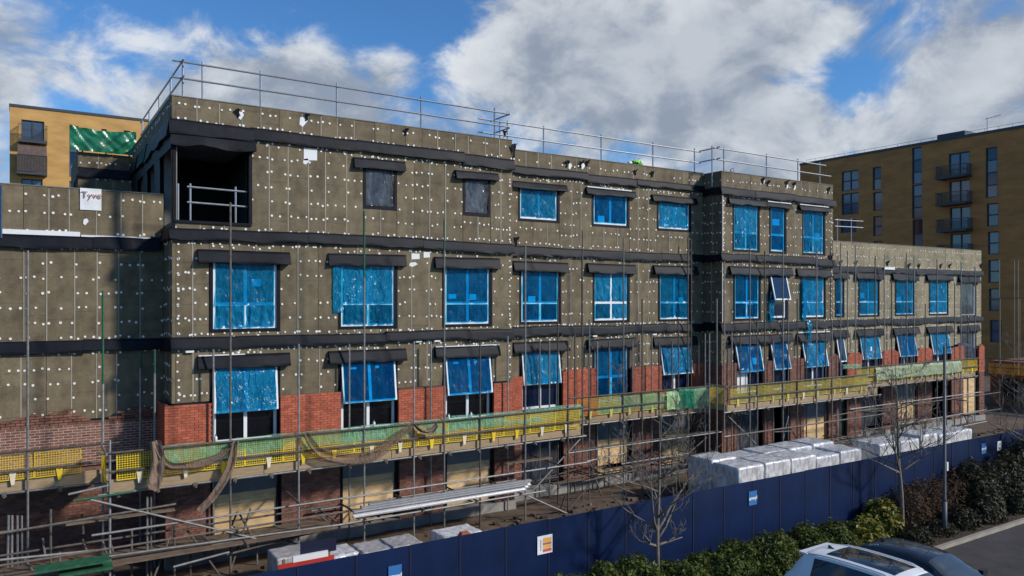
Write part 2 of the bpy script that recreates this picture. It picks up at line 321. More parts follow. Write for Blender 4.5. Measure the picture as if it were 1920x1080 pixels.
def row(fr, u0, u1, z0, z1, holes=(), caps=True, wid=.6):
    """one storey's row of boards between u0 and u1, cut round the openings"""
    hs = sorted(h for h in holes if h[3] > z0+.02 and h[2] < z1-.02 and h[1] > u0 and h[0] < u1)
    cuts = [u0]
    for h in hs: cuts += [h[0], h[1]]
    cuts.append(u1)
    for k in range(len(cuts)-1):
        a, b = cuts[k], cuts[k+1]
        if b-a < .03: continue
        inside = k % 2 == 1
        n = max(1, round((b-a)/wid)); es = [a+(b-a)*j/n + (U(-.07,.07) if 0 < j < n else 0) for j in range(n+1)]
        for j in range(n):
            spans = [(z0, z1)]
            if inside:
                h = hs[k//2]; spans = [(z0, min(z1, h[2])), (max(z0, h[3]), z1)]
            for s0, s1 in spans:
                if s1-s0 < .05: continue
                BOARDS.append((fr, es[j]+.006, es[j+1]-.006, s0, s1))
                if random.random() < .8 and j > 0:
                    t = U(.008,.014); fr.box(SEAMS, es[j]-t, es[j]+t, -.01, .007, s0+U(0,.05), s1-U(0,.05))
                if not caps: continue
                nzr = max(1, int((s1-s0)/.40))
                for q in range(nzr):
                    zz = s0+(q+.5)*(s1-s0)/nzr
                    for uu, pr in ((es[j]+.07, .8), ((es[j]+es[j+1])/2, .5), (es[j+1]-.08, .62)):
                        if random.random() < pr: cap(fr, uu+U(-.035,.035), min(s1-.04, max(s0+.04, zz+U(-.035,.035))), U(.034,.043))
FE, FA, FB, FC, FD = front(YE), front(YA), front(YB), front(YC), front(YD)
# openings (u0,u1,z0,z1): surround outer edges
Z2 = (6.66, 8.82); Z1 = (3.30, 5.72)
def ops(pairs, z): return [(a, b, z[0], z[1]) for a, b in pairs]
A2 = [(1.01, 3.06), (4.90, 6.95), (8.64, 10.64)]
B2 = [(12.36, 14.33), (15.92, 17.90), (19.52, 21.50)]
C2 = [(23.05, 24.88), (25.42, 26.76), (27.72, 29.66)]
D2 = [(32.42, 33.25), (34.50, 36.45), (37.95, 39.95), (41.45, 43.62), (45.0, 46.88)]
hA = ops(A2, Z2)+ops(A2, Z1)+[(0.04, 2.13, 9.9, 12.34), (5.74, 6.93, 10.58, 11.95), (9.44, 10.57, 10.58, 11.92)]
hB = ops(B2, Z2)+ops(B2, Z1)+[(12.30, 14.26, 10.62, 11.92), (15.87, 17.88, 10.6, 11.92), (19.45, 21.5, 10.6, 11.94)]
hC = ops(C2, Z2)+ops(C2, Z1)+[(23.0, 24.8, 9.76, 11.9), (25.48, 26.68, 9.76, 11.9), (27.84, 29.62, 9.76, 11.9)]
hD = ops(D2, Z2)+ops(D2, Z1)
for fr, a, b, hs, rows in ((FA, XA+.10, XB, hA, [(BT,6.38),(6.38,9.5),(9.5,12.58),(12.58,13.43)]), (FB, XB, XC, hB, [(BT,6.38),(6.38,9.5),(9.5,12.58),(12.58,13.30)]),
                       (FC, XC+.10, XD, hC, [(BT,6.38),(6.38,9.5),(9.5,12.5),(12.5,13.25)]), (FD, XD, XEND, hD, [(BT,6.38),(6.38,9.2),(9.2,10.68)])):
    for z0, z1 in rows: row(fr, a, b, z0+.004, z1-.004, hs)
for z0, z1 in [(4.2, 6.32), (6.32, 9.3), (9.3, 10.78)]: row(FE, -4.2, 0.0, z0+.004, z1-.004)
LA, LC = left(XA), left(XC)
for z0, z1 in [(BT,6.38),(6.38,9.5)]: row(LA, YA, YE-.0, z0, z1, wid=.5)
row(LA, YA, 9.3, 12.62, 13.43, wid=.8)
for z0, z1 in [(BT,6.38),(6.38,9.5),(9.5,12.5),(12.5,13.25)]: row(LC, YC, YB, z0, z1, wid=.5)
FW = front(9.3)
XW = xat(146, 9.3)
row(FW, XW, 0, 9.8, 12.4); row(FW, XW, 0, 12.4, 13.15)
row(left(XW), 9.3, 14, 9.8, 13.15, caps=False, wid=1.2)
for u, a_, b_, fr in ((.16, 4.75, 6.15, FA), (.16, 6.65, 9.25, FA), (11.38, 4.8, 6.1, FA), (11.38, 6.7, 9.2, FA), (11.38, 9.8, 12.2, FA), (22.42, 5, 6.1, FC), (22.42, 6.7, 9.2, FC), (22.42, 9.8, 12.1, FC), (30.1, 6.7, 9.2, FC), (30.1, 9.8, 12.1, FC)):
    z = a_
    while z < b_: cap(fr, u+U(-.02,.02), z, U(.032,.042)); z += U(.17, .30)
for fr, a_, b_, z_ in ((FA, .3, 11.3, 6.13), (FA, .3, 11.3, 9.25), (FA, 2.4, 11.3, 12.28), (FB, 11.7, 22, 6.13), (FB, 11.7, 22, 9.25), (FB, 11.7, 22, 12.3), (FC, 22.5, 30, 12.18), (FC, 22.5, 30, 6.13), (FA, .3, 11.3, 6.62), (FB, 11.7, 22, 6.62)):
    u = a_
    while u < b_:
        if random.random() < .7: cap(fr, u, z_+U(-.02,.02), U(.028,.036))
        u += U(.16, .36)
def area(b):
    c = b[0].p((b[1]+b[2])/2, 0, (b[3]+b[4])/2); d = (c-CAM).length; vis = abs((CAM-c).normalized().dot(b[0].n)); return (b[2]-b[1])*(b[4]-b[3])*vis/d/d
BOARDS.sort(key=area, reverse=True)
rest = MB(); rest_d = MB()
for k, (fr, u0, u1, z0, z1) in enumerate(BOARDS):
    m = MB() if k < 295 else (rest_d if fr is FD else rest)
    d = U(-.007, .007); fr.box(m, u0, u1, -.10, d, z0, z1)
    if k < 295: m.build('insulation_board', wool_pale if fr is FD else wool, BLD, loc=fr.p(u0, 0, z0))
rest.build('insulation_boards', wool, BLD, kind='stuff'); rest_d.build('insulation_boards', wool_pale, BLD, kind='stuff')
SEAMS.build('seam_strips', wool_edge, BLD, kind='stuff'); CAPS.build('fixing_caps', fixing, BLD, kind='stuff')

# backing walls with openings, floors, roof
def wall_with_holes(fr, u0, u1, z0, z1, holes, d0, d1, mb):
    us = sorted({u0, u1, *[h[0] for h in holes if u0 < h[0] < u1], *[h[1] for h in holes if u0 < h[1] < u1]})
    for a, b in zip(us, us[1:]):
        m = (a+b)/2; hs = sorted((h[2], h[3]) for h in holes if h[0] < m < h[1]); z = z0
        for h0, h1 in hs:
            if h0 > z: fr.box(mb, a, b, d0, d1, z, h0)
            z = max(z, h1)
        if z < z1: fr.box(mb, a, b, d0, d1, z, z1)
def gops(pairs): return [(a+.08, b-.06, .42, 2.78) for a, b in pairs]
mb = MB()
wall_with_holes(FE, XE0, 0, 0, 10.75, [], -.32, -.102, mb)
wall_with_holes(FA, XA+.32, XB, 0, 13.40, hA+gops(A2), -.32, -.102, mb)
wall_with_holes(FB, XB, XC, 0, 13.27, hB+gops(B2), -.32, -.102, mb)
wall_with_holes(FC, XC+.32, XD, 0, 13.22, hC+gops(C2), -.32, -.102, mb)
wall_with_holes(FD, XD, XEND, 0, 10.65, hD+gops(D2[1:]), -.32, -.102, mb)
mb.build('backing_wall', blockwork, BLD)
mb = MB()
wall_with_holes(LA, .1, 9.3, 0, 13.40, [(.05, 2.1, 9.9, 12.3), (3.2, 4.9, 9.9, 12.0), (6.0, 7.4, 9.9, 12.0)], -.32, -.102, mb)
wall_with_holes(LC, YC+.1, YB+.3, 0, 13.22, [], -.32, -.102, mb)
wall_with_holes(left(XW), 9.4, 14, 9.8, 13.1, [], -.3, -.102, mb); wall_with_holes(FW, XW+.2, .1, 9.8, 13.1, [], -.3, -.102, mb)
mb.box(XB-.25, XB-.003, .1, 1.2, 0, 13.38); mb.box(XD-.25, XD-.003, .1, 1.6, 0, 13.2); mb.box(XEND-.3, XEND, 1.32, 14, 0, 10.6)   # +X returns
mb.box(XA+.4, XD, 13.8, 14, 0, 13.2); mb.box(XE0, 0, 13.8, 14, 0, 9.6); mb.box(XD, XEND, 13.8, 14, 0, 10.5); mb.box(XD-.2, XD, 1.6, 13.8, 10, 13.2)
mb.build('side_wall', blockwork, BLD)
mb = MB()
for z in (3.05, 6.13, 9.21): mb.box(XA+.35, XD-.3, 1.25, 13.7, z, z+.25); mb.box(XE0, XA-.05, 1.9, 13.7, z, z+.25)
for z in (3.05, 6.13): mb.box(XD+.05, XEND-.4, 1.6, 13.7, z, z+.25)
mb.box(.36, 3.3, .33, 1.24, 9.6, 9.80)
for x in (3.4, 7.6, 11.8, 15, 18.8, 22.8, 25.2, 27.2, 30.0, 33.8, 37.2, 40.7, 44.4): mb.box(x, x+.12, 2.0, 13.6, .02, 9.2)   # cross walls
mb.box(XA+.36, XEND-.5, 4.5, 4.65, .02, 9.2); mb.box(3.4, XD-.4, 4.5, 4.65, 9.5, 12.4)
mb.build('floor_slab', dark_in, BLD)
mb = MB(); mb.box(XA+.36, XD-.26, 1.3, 13.7, 12.42, 12.6); mb.box(.36, XB-.3, .33, 1.29, 12.36, 12.58); mb.box(XE0, -.02, 1.85, 13.7, 9.65, 9.8); mb.box(XD+.02, XEND-.35, 1.55, 13.7, 9.7, 9.85)
mb.build('roof', concrete, BLD)
# parapet cappings
mb = MB()
for fr, a, b, z in ((FA, XA-.02, XB+.01, 13.43), (FB, XB+.01, XC-.02, 13.30), (FC, XC-.02, XD+.02, 13.25), (FD, XD+.03, XEND+.01, 10.68), (FE, -4.22, -.02, 10.78)):
    fr.box(mb, a, b, -.36, .015, z, z+.025)
LA.box(mb, .37, 9.3, -.36, .015, 13.43, 13.455); LC.box(mb, YC+.37, YB, -.36, .015, 13.25, 13.275)
mb.build('parapet_capping', mat('grey_cap', (.17,.16,.14), .7, .2), BLD)

# black cavity trays: sagging membrane strips at each floor and over each window
def tray(fr, u0, u1, zt, zb, out=.13, sag=.05, name='cavity_tray', sd=0, tilt=0.0):
    mb = MB(); L_ = u1-u0; nu = max(6, int(L_/.16)); sd = sd or U(0, 99)
    prof = [(0.02, 0.0), (.42, .03), (.72, .5), (.99, .95), (.97, 1.0)]
    def fn(a, b):
        k = b*4; i = min(3, int(k)); t = k-i; o = prof[i][0]*(1-t)+prof[i+1][0]*t; h = prof[i][1]*(1-t)+prof[i+1][1]*t
        u = u0+L_*a; s = sag*(nz(u, sd, 0, .8)+.45*nz(u, sd, 5, 2.2))
        return fr.p(u+.02*nz(u, sd, 7, 3), out*o*(1+.35*nz(u, sd, 2, .8)+.08*nz(u, sd+3*b, 2, 3)), zt+tilt*a+.3*s-(zt-zb-s*.9)*h)
    mb.grid(fn, nu, 8)
    for a in (0., 1.):           # close the ends
        i = len(mb.v); mb.v += [tuple(fn(a, b/8)) for b in range(9)] + [tuple(fr.p(u0+L_*a, .002, zb+.04))]
        mb.f.append(tuple(range(i, i+10)) if a == 0 else tuple(reversed(range(i, i+10))))
    i = len(mb.v)                # underside folded back to the wall
    for k in range(nu+1): q = Vector(fn(k/nu, 1)); mb.v += [tuple(q), tuple(fr.p(u0+L_*k/nu, .002, q.z+.03))]
    for k in range(nu): mb.f.append((i+2*k, i+2*k+1, i+2*k+3, i+2*k+2))
    return mb.build(name, membrane, BLD, smooth=True, loc=fr.p(u0, 0, zb))
def trays(fr, u0, u1, zt, zb, lens=(2.2, 4.2), **k):
    u = u0
    while u < u1-.05:
        l = min(U(*lens), u1-u)
        if u1-u-l < .8: l = u1-u
        d = U(-.035, .035); tray(fr, u, min(u1+.03, u+l+.07), zt+d, zb+d+U(-.05,.03), tilt=U(-.05,.05), **k); u += l
trays(FA, -.08, XB, 12.78, 12.38); trays(FA, -.08, XB, 9.69, 9.33); trays(FA, -.05, XB, 6.56, 6.21)
trays(FB, XB, XC, 12.70, 12.40, sag=.04); trays(FB, XB, XC, 9.66, 9.33); trays(FB, XB, XC, 6.55, 6.21)
trays(FC, XC-.1, XD+.1, 12.60, 12.25, lens=(2, 3), sag=.08); trays(FC, XC-.1, XD+.1, 9.63, 9.29); trays(FC, XC-.1, XD, 6.55, 6.22)
trays(FD, XD, XEND+.1, 9.36, 9.02, lens=(2, 3.4), sag=.06); trays(FD, XD, XEND+.1, 6.52, 6.18)
trays(FE, -4.2, -.1, 9.42, 9.08); trays(FE, -9, -.1, 6.50, 6.15)
trays(LA, YA, YE, 9.69, 9.30); trays(LA, YA, YE, 6.54, 6.20); trays(LA, .0, 9.3, 12.86, 12.30, lens=(2, 3), out=.16, sag=.12)
trays(LC, YC, YB, 12.6, 12.25); trays(LC, YC, YB, 9.63, 9.3); trays(LC, YC, YB, 6.55, 6.22)
trays(FW, XW, 0, 12.62, 12.25)
# whole top storey of the left side is wrapped in black sheet
mb = MB()
for a, b in ((2.08, 3.2), (4.9, 6.0), (7.4, 9.3)):
    mb.grid(lambda p, q, a=a, b=b: LA.p(a+(b-a)*p, .02+.05*abs(nz(a+p*2, q*2, 1, 2)), 9.7+2.75*q), 6, 12)
mb.grid(lambda p, q: LA.p(-.02+9.3*p, .03+.05*abs(nz(p*9, q*2, 4, 1.3)), 11.95+.5*q), 40, 4)
mb.grid(lambda p, q: FA.p(-.03+.12*p, .02+.03*abs(nz(p, q*3, 4, 2)), 9.6+3.0*q), 2, 16)
mb.build('black_wrap', membrane_side, BLD, smooth=True)
tray(FA, -.05, 2.3, 12.40, 12.02, out=.2, sag=.1)        # heavy flap over the corner loggia
mb = MB(); FA.box(mb, 2.13, 2.22, -.3, .03, 9.88, 12.4); FA.box(mb, .04, 2.2, -.3, .05, 9.82, 9.9); mb.build('loggia_reveal', membrane, BLD)
mb = MB(); mb.box(2.4, 2.5, .33, 4.4, 9.8, 12.36); mb.box(.36, 2.4, 4.3, 4.4, 9.8, 12.36); mb.build('loggia_wall', membrane_side, BLD)
mb = MB(); FA.box(mb, .02, .1, -.08, .04, 9.9, 12.3); mb.build('corner_post', membrane_side, BLD); mb = MB(); FA.box(mb, .11, .135, -.06, .0, 9.9, 12.3); mb.build('corner_strip', galv, BLD)

# ------------------------------------------------------------------ windows
def window(fr, u0, u1, z0, z1, cols=2, tr=.36, tilt=0., filmed='all', sticker=(), surround=.1, lintel=True, loose=False, lz=None, sill=False, head=0.0, fm=None):
    loose = loose or random.random() < .35
    """surround outer rect; frame mesh is the window, panes / film / sash / stickers its pieces"""
    a, b, lo, hi = u0+surround, u1-surround, z0+surround, z1-.03
    f = .085; mb = MB(); d0, d1 = -.12, -.04
    w0 = MB()
    for q in ((u0, u0+surround-.002, z0, z1), (u1-surround+.002, u1, z0, z1), (u0+surround-.002, u1-surround+.002, z0, z0+surround-.002)): fr.box(w0, q[0], q[1], -.22, U(.006,.02), q[2], q[3])
    fr.box(mb, a, a+f, d0, d1, lo, hi); fr.box(mb, b-f, b, d0, d1, lo, hi); fr.box(mb, a+f, b-f, d0, d1, lo, lo+f); fr.box(mb, a+f, b-f, d0, d1, hi-f, hi)
    tz = lo+(hi-lo)*tr if tr else None
    cw = (b-a)/cols
    for k in range(1, cols): fr.box(mb, a+cw*k-.05, a+cw*k+.05, d0+.005, d1+.004, lo+f, hi-f)
    if tz:
        for k in range(cols):
            fr.box(mb, a+cw*k+(f if k == 0 else .05), a+cw*(k+1)-(f if k == cols-1 else .05), d0+.004, d1+.003, tz-.05, tz+.05)
    win = mb.build('window', fm or upvc, BLD, loc=fr.p(a, 0, lo))
    w0.build('surround', membrane, win)
    rows_ = [(lo+f, tz-.05), (tz+.05, hi-f)] if tz else [(lo+f, hi-f)]
    for ri, (ra, rb) in enumerate(rows_):
        if tilt and ri == len(rows_)-1: continue
        for k in range(cols):
            p = MB(); fr.box(p, a+cw*k+(f if k == 0 else .05), a+cw*(k+1)-(f if k == cols-1 else .05), -.1, -.085, ra, rb); p.build('pane', void_glass if tilt and fr is FA else glass, win)
    top = hi-.02; th = radians(tilt)
    def sp(u, d, z):               # point on the sash, hinged at its head
        h = top-z; return fr.p(u, -.03 + d*cos(th) + h*sin(th), top - h*cos(th) + d*sin(th))
    fz0 = (tz-.02 if tz else lo) if (tilt or filmed == 'upper') else lo+.02
    if tilt:
        sb = MB(); t2 = .06
        def sbox(x0, x1, q0, q1, e0=.0, e1=.05): sb.hexa([sp(x0,e1,q0), sp(x1,e1,q0), sp(x1,e0,q0), sp(x0,e0,q0), sp(x0,e1,q1), sp(x1,e1,q1), sp(x1,e0,q1), sp(x0,e0,q1)])
        sbox(a, a+t2, fz0, top); sbox(b-t2, b, fz0, top); sbox(a+t2, b-t2, fz0, fz0+t2); sbox(a+t2, b-t2, top-t2, top)
        for k in range(1, cols): sbox(a+cw*k-.05, a+cw*k+.05, fz0+t2, top-t2)
        sb.build('sash', upvc, win)
        p = MB(); p.hexa([sp(a+t2,.03,fz0+t2), sp(b-t2,.03,fz0+t2), sp(b-t2,.015,fz0+t2), sp(a+t2,.015,fz0+t2), sp(a+t2,.03,top-t2), sp(b-t2,.03,top-t2), sp(b-t2,.015,top-t2), sp(a+t2,.015,top-t2)]); p.build('pane', glass, win)
    for su, sz, sw, sh in sticker:
        p = MB(); uu = a+(b-a)*su; zz = lo+(hi-lo)*sz
        if tilt: p.hexa([sp(uu,.036,zz), sp(uu+sw,.036,zz), sp(uu+sw,.031,zz), sp(uu,.031,zz), sp(uu,.036,zz+sh), sp(uu+sw,.036,zz+sh), sp(uu+sw,.031,zz+sh), sp(uu,.031,zz+sh)])
        else: fr.box(p, uu, uu+sw, -.084, -.079, zz, zz+sh)
        p.build('sticker', sticker_m, win)
    if filmed:
        base = .054 if tilt else .0
        zones = []                     # film pieces, inset so the white frame shows round them
        if tilt: zones = [(a+.065, b-.065, fz0+U(-.01,.03), top)]
        elif tz:
            zones = [(a+.08, b-.08, tz+.0 if random.random() < .5 else tz-.03, top)]
            if random.random() < .6: zones += [(a+.075, a+cw-.03, lo+U(.03,.06), tz-.035)]+([(a+cw*(cols-1)+.03, b-.075, lo+U(.03,.06), tz-.035)] if cols > 1 else [])
            else: zones += [(a+.075, b-.075, lo+U(.06,.09), tz-.03)]
        else: zones = [(a+.08, b-.08, lo+.08, top)]
        if filmed == 'panes': zones = [(a+cw*k+.06, a+cw*(k+1)-.06, r0+.01, r1-.01) for k in range(cols) for r0, r1 in rows_]
        for (q0, q1, y0_, y1_) in zones:
            sd = U(0, 99); mbf = MB()
            def fn(p, q):
                u = q0+(q1-q0)*p; z = y0_+(y1_-y0_)*q; loosez = .35+.65*(1-q)
                wr = (.034*nz(u*2.2, z*.3, sd, 5)+.024*nz(u*2+z*.5, z*.5, sd, 8)+.012*nz(u-z, z*.5, sd+5, 4))*loosez*(1.7 if loose else 1)
                return sp(u+.014*nz(z, sd, 3, 3)*(1 if .02 < p < .98 else 1.6), base+.024+wr, z+.025*nz(u, sd, 8, 3)*(1-q))
            mbf.grid(fn, 20, 16); mbf.build('film', film_loose if loose else film, win, smooth=True)
    if lintel:
        e = .33; lz0, lz1 = lz or (z1-.13, z1+.27)
        tray(fr, u0-e, u1+e-.05, lz1, lz0, out=U(.17,.22), sag=.025, name='lintel_flap', tilt=U(-.02,.03))
    return win
# A block
window(FA, *A2[0], *Z2, sticker=[(.60, .62, .28, .22)]); window(FA, *A2[1], *Z2, sticker=[(.2, .40, .26, .1)]); window(FA, *A2[2], *Z2, sticker=[(.56, .42, .28, .2), (.1, .44, .3, .16)])
for k, p in enumerate(A2): window(FA, *p, *Z1, tilt=(7, 8, 9)[k], tr=.40, sticker=[(.62, .86, .12, .08), (.16, .86, .2, .06)])
window(FA, 5.74, 6.93, 10.58, 11.95, cols=1, tr=None, filmed=None, lz=(11.86, 12.22), fm=membrane); window(FA, 9.44, 10.57, 10.58, 11.92, cols=1, tr=None, filmed=None, lz=(11.84, 12.14), fm=membrane)
# B block
window(FB, 12.30, 14.26, 10.62, 11.92, tr=None, loose=False, lz=(11.84, 12.12)); window(FB, 15.87, 17.88, 10.6, 11.92, tr=None, sticker=[(.16, .06, .34, .28)], lz=(11.86, 12.14)); window(FB, 19.45, 21.5, 10.6, 11.94, tr=None, sticker=[(.14, .08, .3, .26)], lz=(11.82, 12.12))
window(FB, *B2[0], *Z2, sticker=[(.2, .36, .34, .26)]); window(FB, *B2[1], *Z2, filmed='panes'); window(FB, *B2[2], *Z2, sticker=[(.66, .36, .3, .22)])
window(FB, *B2[0], *Z1, tilt=7, tr=.42, loose=True, sticker=[(.5, .44, .34, .2)]); window(FB, *B2[1], *Z1, tr=.45); window(FB, *B2[2], *Z1, tilt=10, tr=.42, sticker=[(.45, .46, .4, .2)])
# C block
window(FC, 23.0, 24.8, 9.76, 11.9, tr=.38, loose=True, lz=(11.84, 12.14)); window(FC, 25.48, 26.68, 9.76, 11.9, cols=1, tr=.38, sticker=[(.2, .6, .5, .3)], lz=(11.86, 12.1)); window(FC, 27.84, 29.62, 9.76, 11.9, tr=.38, loose=True, sticker=[(.62, .3, .4, .4)], lz=(11.86, 12.12))
window(FC, *C2[0], *Z2, sticker=[(.6, .3, .3, .2)]); window(FC, *C2[1], *Z2, cols=1, tilt=13, tr=.40, filmed=None); window(FC, *C2[2], *Z2, loose=True, sticker=[(.6, .5, .36, .3)])
window(FC, *C2[0], *Z1, tilt=12, tr=.42, sticker=[(.58, .55, .36, .3)]); window(FC, *C2[1], *Z1, cols=1, tilt=13, tr=.42); window(FC, *C2[2], *Z1, tilt=11, tr=.42, sticker=[(.6, .52, .36, .32)])
mb = MB(); FC.box(mb, 23.2, 23.86, -.06, -.03, 3.5, 4.3); mb.build('white_board', sign_white, BLD)
# D block
window(FD, *D2[0], *Z2, cols=1); window(FD, *D2[1], *Z2, sticker=[(.12, .45, .36, .3)]); window(FD, *D2[2], *Z2, loose=True, sticker=[(.12, .36, .4, .26)]); window(FD, *D2[3], *Z2, filmed='all')
window(FD, *D2[4], 6.5, 8.75, cols=1, tr=None, filmed=None)
window(FD, *D2[0], *Z1, cols=1, tilt=10, tr=.4, filmed=None); window(FD, *D2[1], *Z1, tilt=9, tr=.42, loose=True); window(FD, *D2[2], *Z1, tilt=11, tr=.42); window(FD, *D2[3], *Z1, tilt=10, tr=.42)
window(FD, *D2[4], *Z1, cols=1, tr=None, filmed=None)
# clear polythene over unglazed openings
def sheet(fr, u0, u1, z0, z1, d, m, name, parent=BLD, amp=.05, sc=2.2, hang=0.):
    sd = U(0, 99); mb = MB()
    mb.grid(lambda p, q: fr.p(u0+(u1-u0)*p+.03*nz(p, q, sd, 3), d+amp*(nz(u0+p*(u1-u0)-q, q*.5, sd, sc)+.5*nz(p*2+q, q*2, sd+4, sc*3)), z0+(z1-z0)*q+hang*sin(pi*p)*(1-q)*-1), 20, 20)
    return mb.build(name, m, parent, smooth=True)
sheet(FA, 5.84, 6.82, 10.70, 11.93, .0, poly, 'polythene_sheet'); sheet(FA, 9.54, 10.47, 10.70, 11.9, .0, poly, 'polythene_sheet')
sheet(FD, 45.12, 46.5, 6.55, 8.7, .02, poly, 'polythene_sheet'); sheet(FD, 45.12, 46.4, 3.4, 5.65, .02, poly, 'polythene_sheet')
# torn film hanging beside two windows
sheet(FA, 4.72, 5.05, 7.2, 8.7, .05, film_loose, 'loose_film', amp=.06); sheet(FC, 25.35, 25.75, 6.6, 8.0, .12, film_loose, 'loose_film', amp=.1); sheet(FC, 27.72, 28.05, 6.6, 8.5, .12, film_loose, 'loose_film', amp=.1); sheet(FC, 28.0, 28.3, 5.4, 6.6, .22, film_loose, 'loose_film', amp=.1)

# ------------------------------------------------------------------ brick leaf
def brickwork(fr, u0, u1, z0, z1, mb_, mm_, d=.20, th=.10, rag=0.0, rack=0.0, name='brickwork', jt=.0, rec=.012):
    core = MB(); fr.box(core, u0+.012, u1-.012, d-th+.006, d-rec, z0, z1-.02-(rag if rag else 0)-(0.09 if rack else 0)); core.build('mortar', mm_, BLD)
    b = MB(); c = 0; z = z0
    while z+.066 <= z1+.001:
        off = 0 if c % 2 == 0 else -.1125; u = u0+off
        while u < u1-.02:
            a0, a1 = max(u, u0), min(u+.215, u1); keep = a1-a0 > .03
            m = (a0+a1)/2
            if rag and z > z1-rag: keep = keep and (z1-z)/rag > .5+.75*nz(m, 3.3, 1, .9)+U(-.12,.12)
            if rack and z > z1-rack: t = (z-(z1-rack))/rack; keep = keep and (m-u0) > .35*t*t and (u1-m) > .22*t*t
            if keep: e = U(-.004,.005); fr.box(b, a0+jt, a1-jt, d-th, d+e, z+jt, z+.065-jt)
            u += .225
        z += .075; c += 1
    return b.build(name, MB_[mb_], BLD, kind='stuff', loc=fr.p(u0, 0, z0))
MB_ = {'red': red_brick, 'brown': brown_brick}
ZB = 3.05
def piers(ops_, lo, hi): e = [lo]+[v for p in ops_ for v in (p[0]+.02, p[1]-.04)]+[hi]; return [(e[i], e[i+1]) for i in range(0, len(e), 2)]
for a, b in piers(A2, -.22, XB): brickwork(FA, a, b, ZB, 4.65+U(-.03,.06), 'red', red_mortar); brickwork(FA, a+.03, b-.03, .30, ZB-.01, 'brown', brown_mortar)
for k, (a, b) in enumerate(piers(B2, XB+.15, XC)): brickwork(FB, a, b, ZB, (4.7, 4.9, 4.82, 4.78)[k], 'red', red_mortar, rack=.35 if k == 1 else 0); brickwork(FB, a+.03, b-.03, .30, ZB-.01, 'brown', brown_mortar)
for a, b in piers(C2, XC-.2, XD): brickwork(FC, a, b, .30, 4.82, 'brown', brown_mortar)
for k, (a, b) in enumerate(piers(D2, XD+.2, XEND)): brickwork(FD, a, b, ZB, 4.8, 'red' if k else 'brown', red_mortar, rack=.4); brickwork(FD, a+.03, b-.03, .30, ZB-.01, 'brown', brown_mortar)
brickwork(FE, -5.2, -.02, 2.9, 4.66, 'brown', pale_mortar, rag=.55, jt=.003, rec=.004); brickwork(FE, -5.2, -.02, .2, 2.88, 'brown', brown_mortar)
brickwork(LA, YA-.19, YE-.2, ZB, 4.65, 'red', red_mortar); brickwork(LA, YA-.19, YE-.2, .2, ZB-.01, 'brown', brown_mortar)
brickwork(LC, YC-.19, YB-.2, .2, 4.80, 'brown', brown_mortar)
# ground-floor openings: plywood boarding under a grey sheet, concrete plinth
def boarded(fr, a, b, kind):
    w = (b-a-.14)/4
    for q in (a+.02, b-.12): mb = MB(); fr.box(mb, q, q+.1, -.22, .1, .42, 2.8); mb.build('reveal', membrane, BLD)
    if kind in 'pq':
        zt = 1.95 if kind == 'p' else 2.7
        n = 4 if kind == 'p' else 3
        for k in range(n): m = MB(); fr.box(m, a+.13, b-.13, -.05, .02+U(0,.02), .46+k*(zt-.46)/n, .46+(k+1)*(zt-.46)/n-.012); m.build('boarding', ply, BLD)
        if kind == 'p': sheet(fr, a+.12, b-.12, 1.9, 2.75, .07, mat('grey_sheet', (.10,.105,.115), .5, .2, 2, .5, 5), 'polythene_sheet', amp=.03)
    else:
        m = MB(); fr.box(m, a+.13, b-.13, -.14, -.12, .46, 2.75); m.build('pane', glass, BLD); sheet(fr, a+.12, b-.12, .5, 2.75, .0, poly, 'polythene_sheet', amp=.05)
for p, k in zip(A2+B2[:0], 'ppp'): boarded(FA, *p, k)
for p, k in zip(B2, 'gpp'): boarded(FB, *p, k)
for p, k in zip(C2, 'gnp'): 
    if k != 'n': boarded(FC, *p, k)
for p, k in zip(D2[1:], 'gpnq'):
    if k != 'n': boarded(FD, *p, k)
mb = MB()
for fr, a, b in ((FA, -.2, XB), (FB, XB+.02, XC-.22), (FC, XC-.2, XD), (FD, XD+.02, XEND)): fr.box(mb, a, b, -.1, .26, -.1, .36)
mb.build('plinth', concrete, BLD)
# torn patches where white sheet shows through, loose clips
def patch(fr, px, py, w, h, y, shape=0):
    c = PY(px, py, y); mb = MB(); i = 0; pts = [(-.5,-.5),(.5,-.4),(.5,.5),(-.5,.5)] if shape == 0 else [(-.5,-.3),(-.1,-.5),(.5,.1),(.2,.5),(-.4,.35)]
    mb.v = [tuple(fr.p(c.x+a*w, .012, c.z+b*h)) for a, b in pts]+[tuple(fr.p(c.x+a*w, .009, c.z+b*h)) for a, b in pts]; k = len(pts)
    mb.f = [tuple(range(k))]+[(j, (j+1) % k+0, (j+1) % k+k, j+k) for j in range(k)]
    mb.build('torn_patch', sign_white, BLD)
for px, py, w, h, s in ((452,217,.16,.26,1), (569,228,.26,.34,1), (582,290,.42,.40,0), (574,303,.2,.2,1), (779,481,.3,.2,0), (800,478,.24,.2,0), (775,496,.32,.16,1)): patch(FA, px, py, w, h, YA, s)
rag(FE, 158, 413, YE, .3, .3) if 0 else None; patch(FE, 161, 416, .14, .2, YE, 1)
for px, py, w, h in ((1069,312,.18,.26), (1093,312,.2,.26)): patch(FB, px, py, w, h, YB, 1)
for px, py, w, h in ((1476,350,.16,.24), (1490,352,.18,.26), (1432,340,.14,.3)): patch(FC, px, py, w, h, YC, 1)
mb = MB(); c = PY(1664, 504, YD); FD.box(mb, c.x-.55, c.x+.5, .1, .14, c.z-.05, c.z+.09); mb.build('white_strip', sign_white, BLD)
for fr, y, a, b in ((FE, YE, (0,437), (150,443)), (FE, YE, (152,437), (282,439))):
    p = PY(*a, y); q = PY(*b, y); mb = MB(); fr.box(mb, p.x, q.x, .0, .06, 9.42, 9.42+(.13 if a[0] == 0 else .05)); mb.build('white_strip', sign_white, BLD)
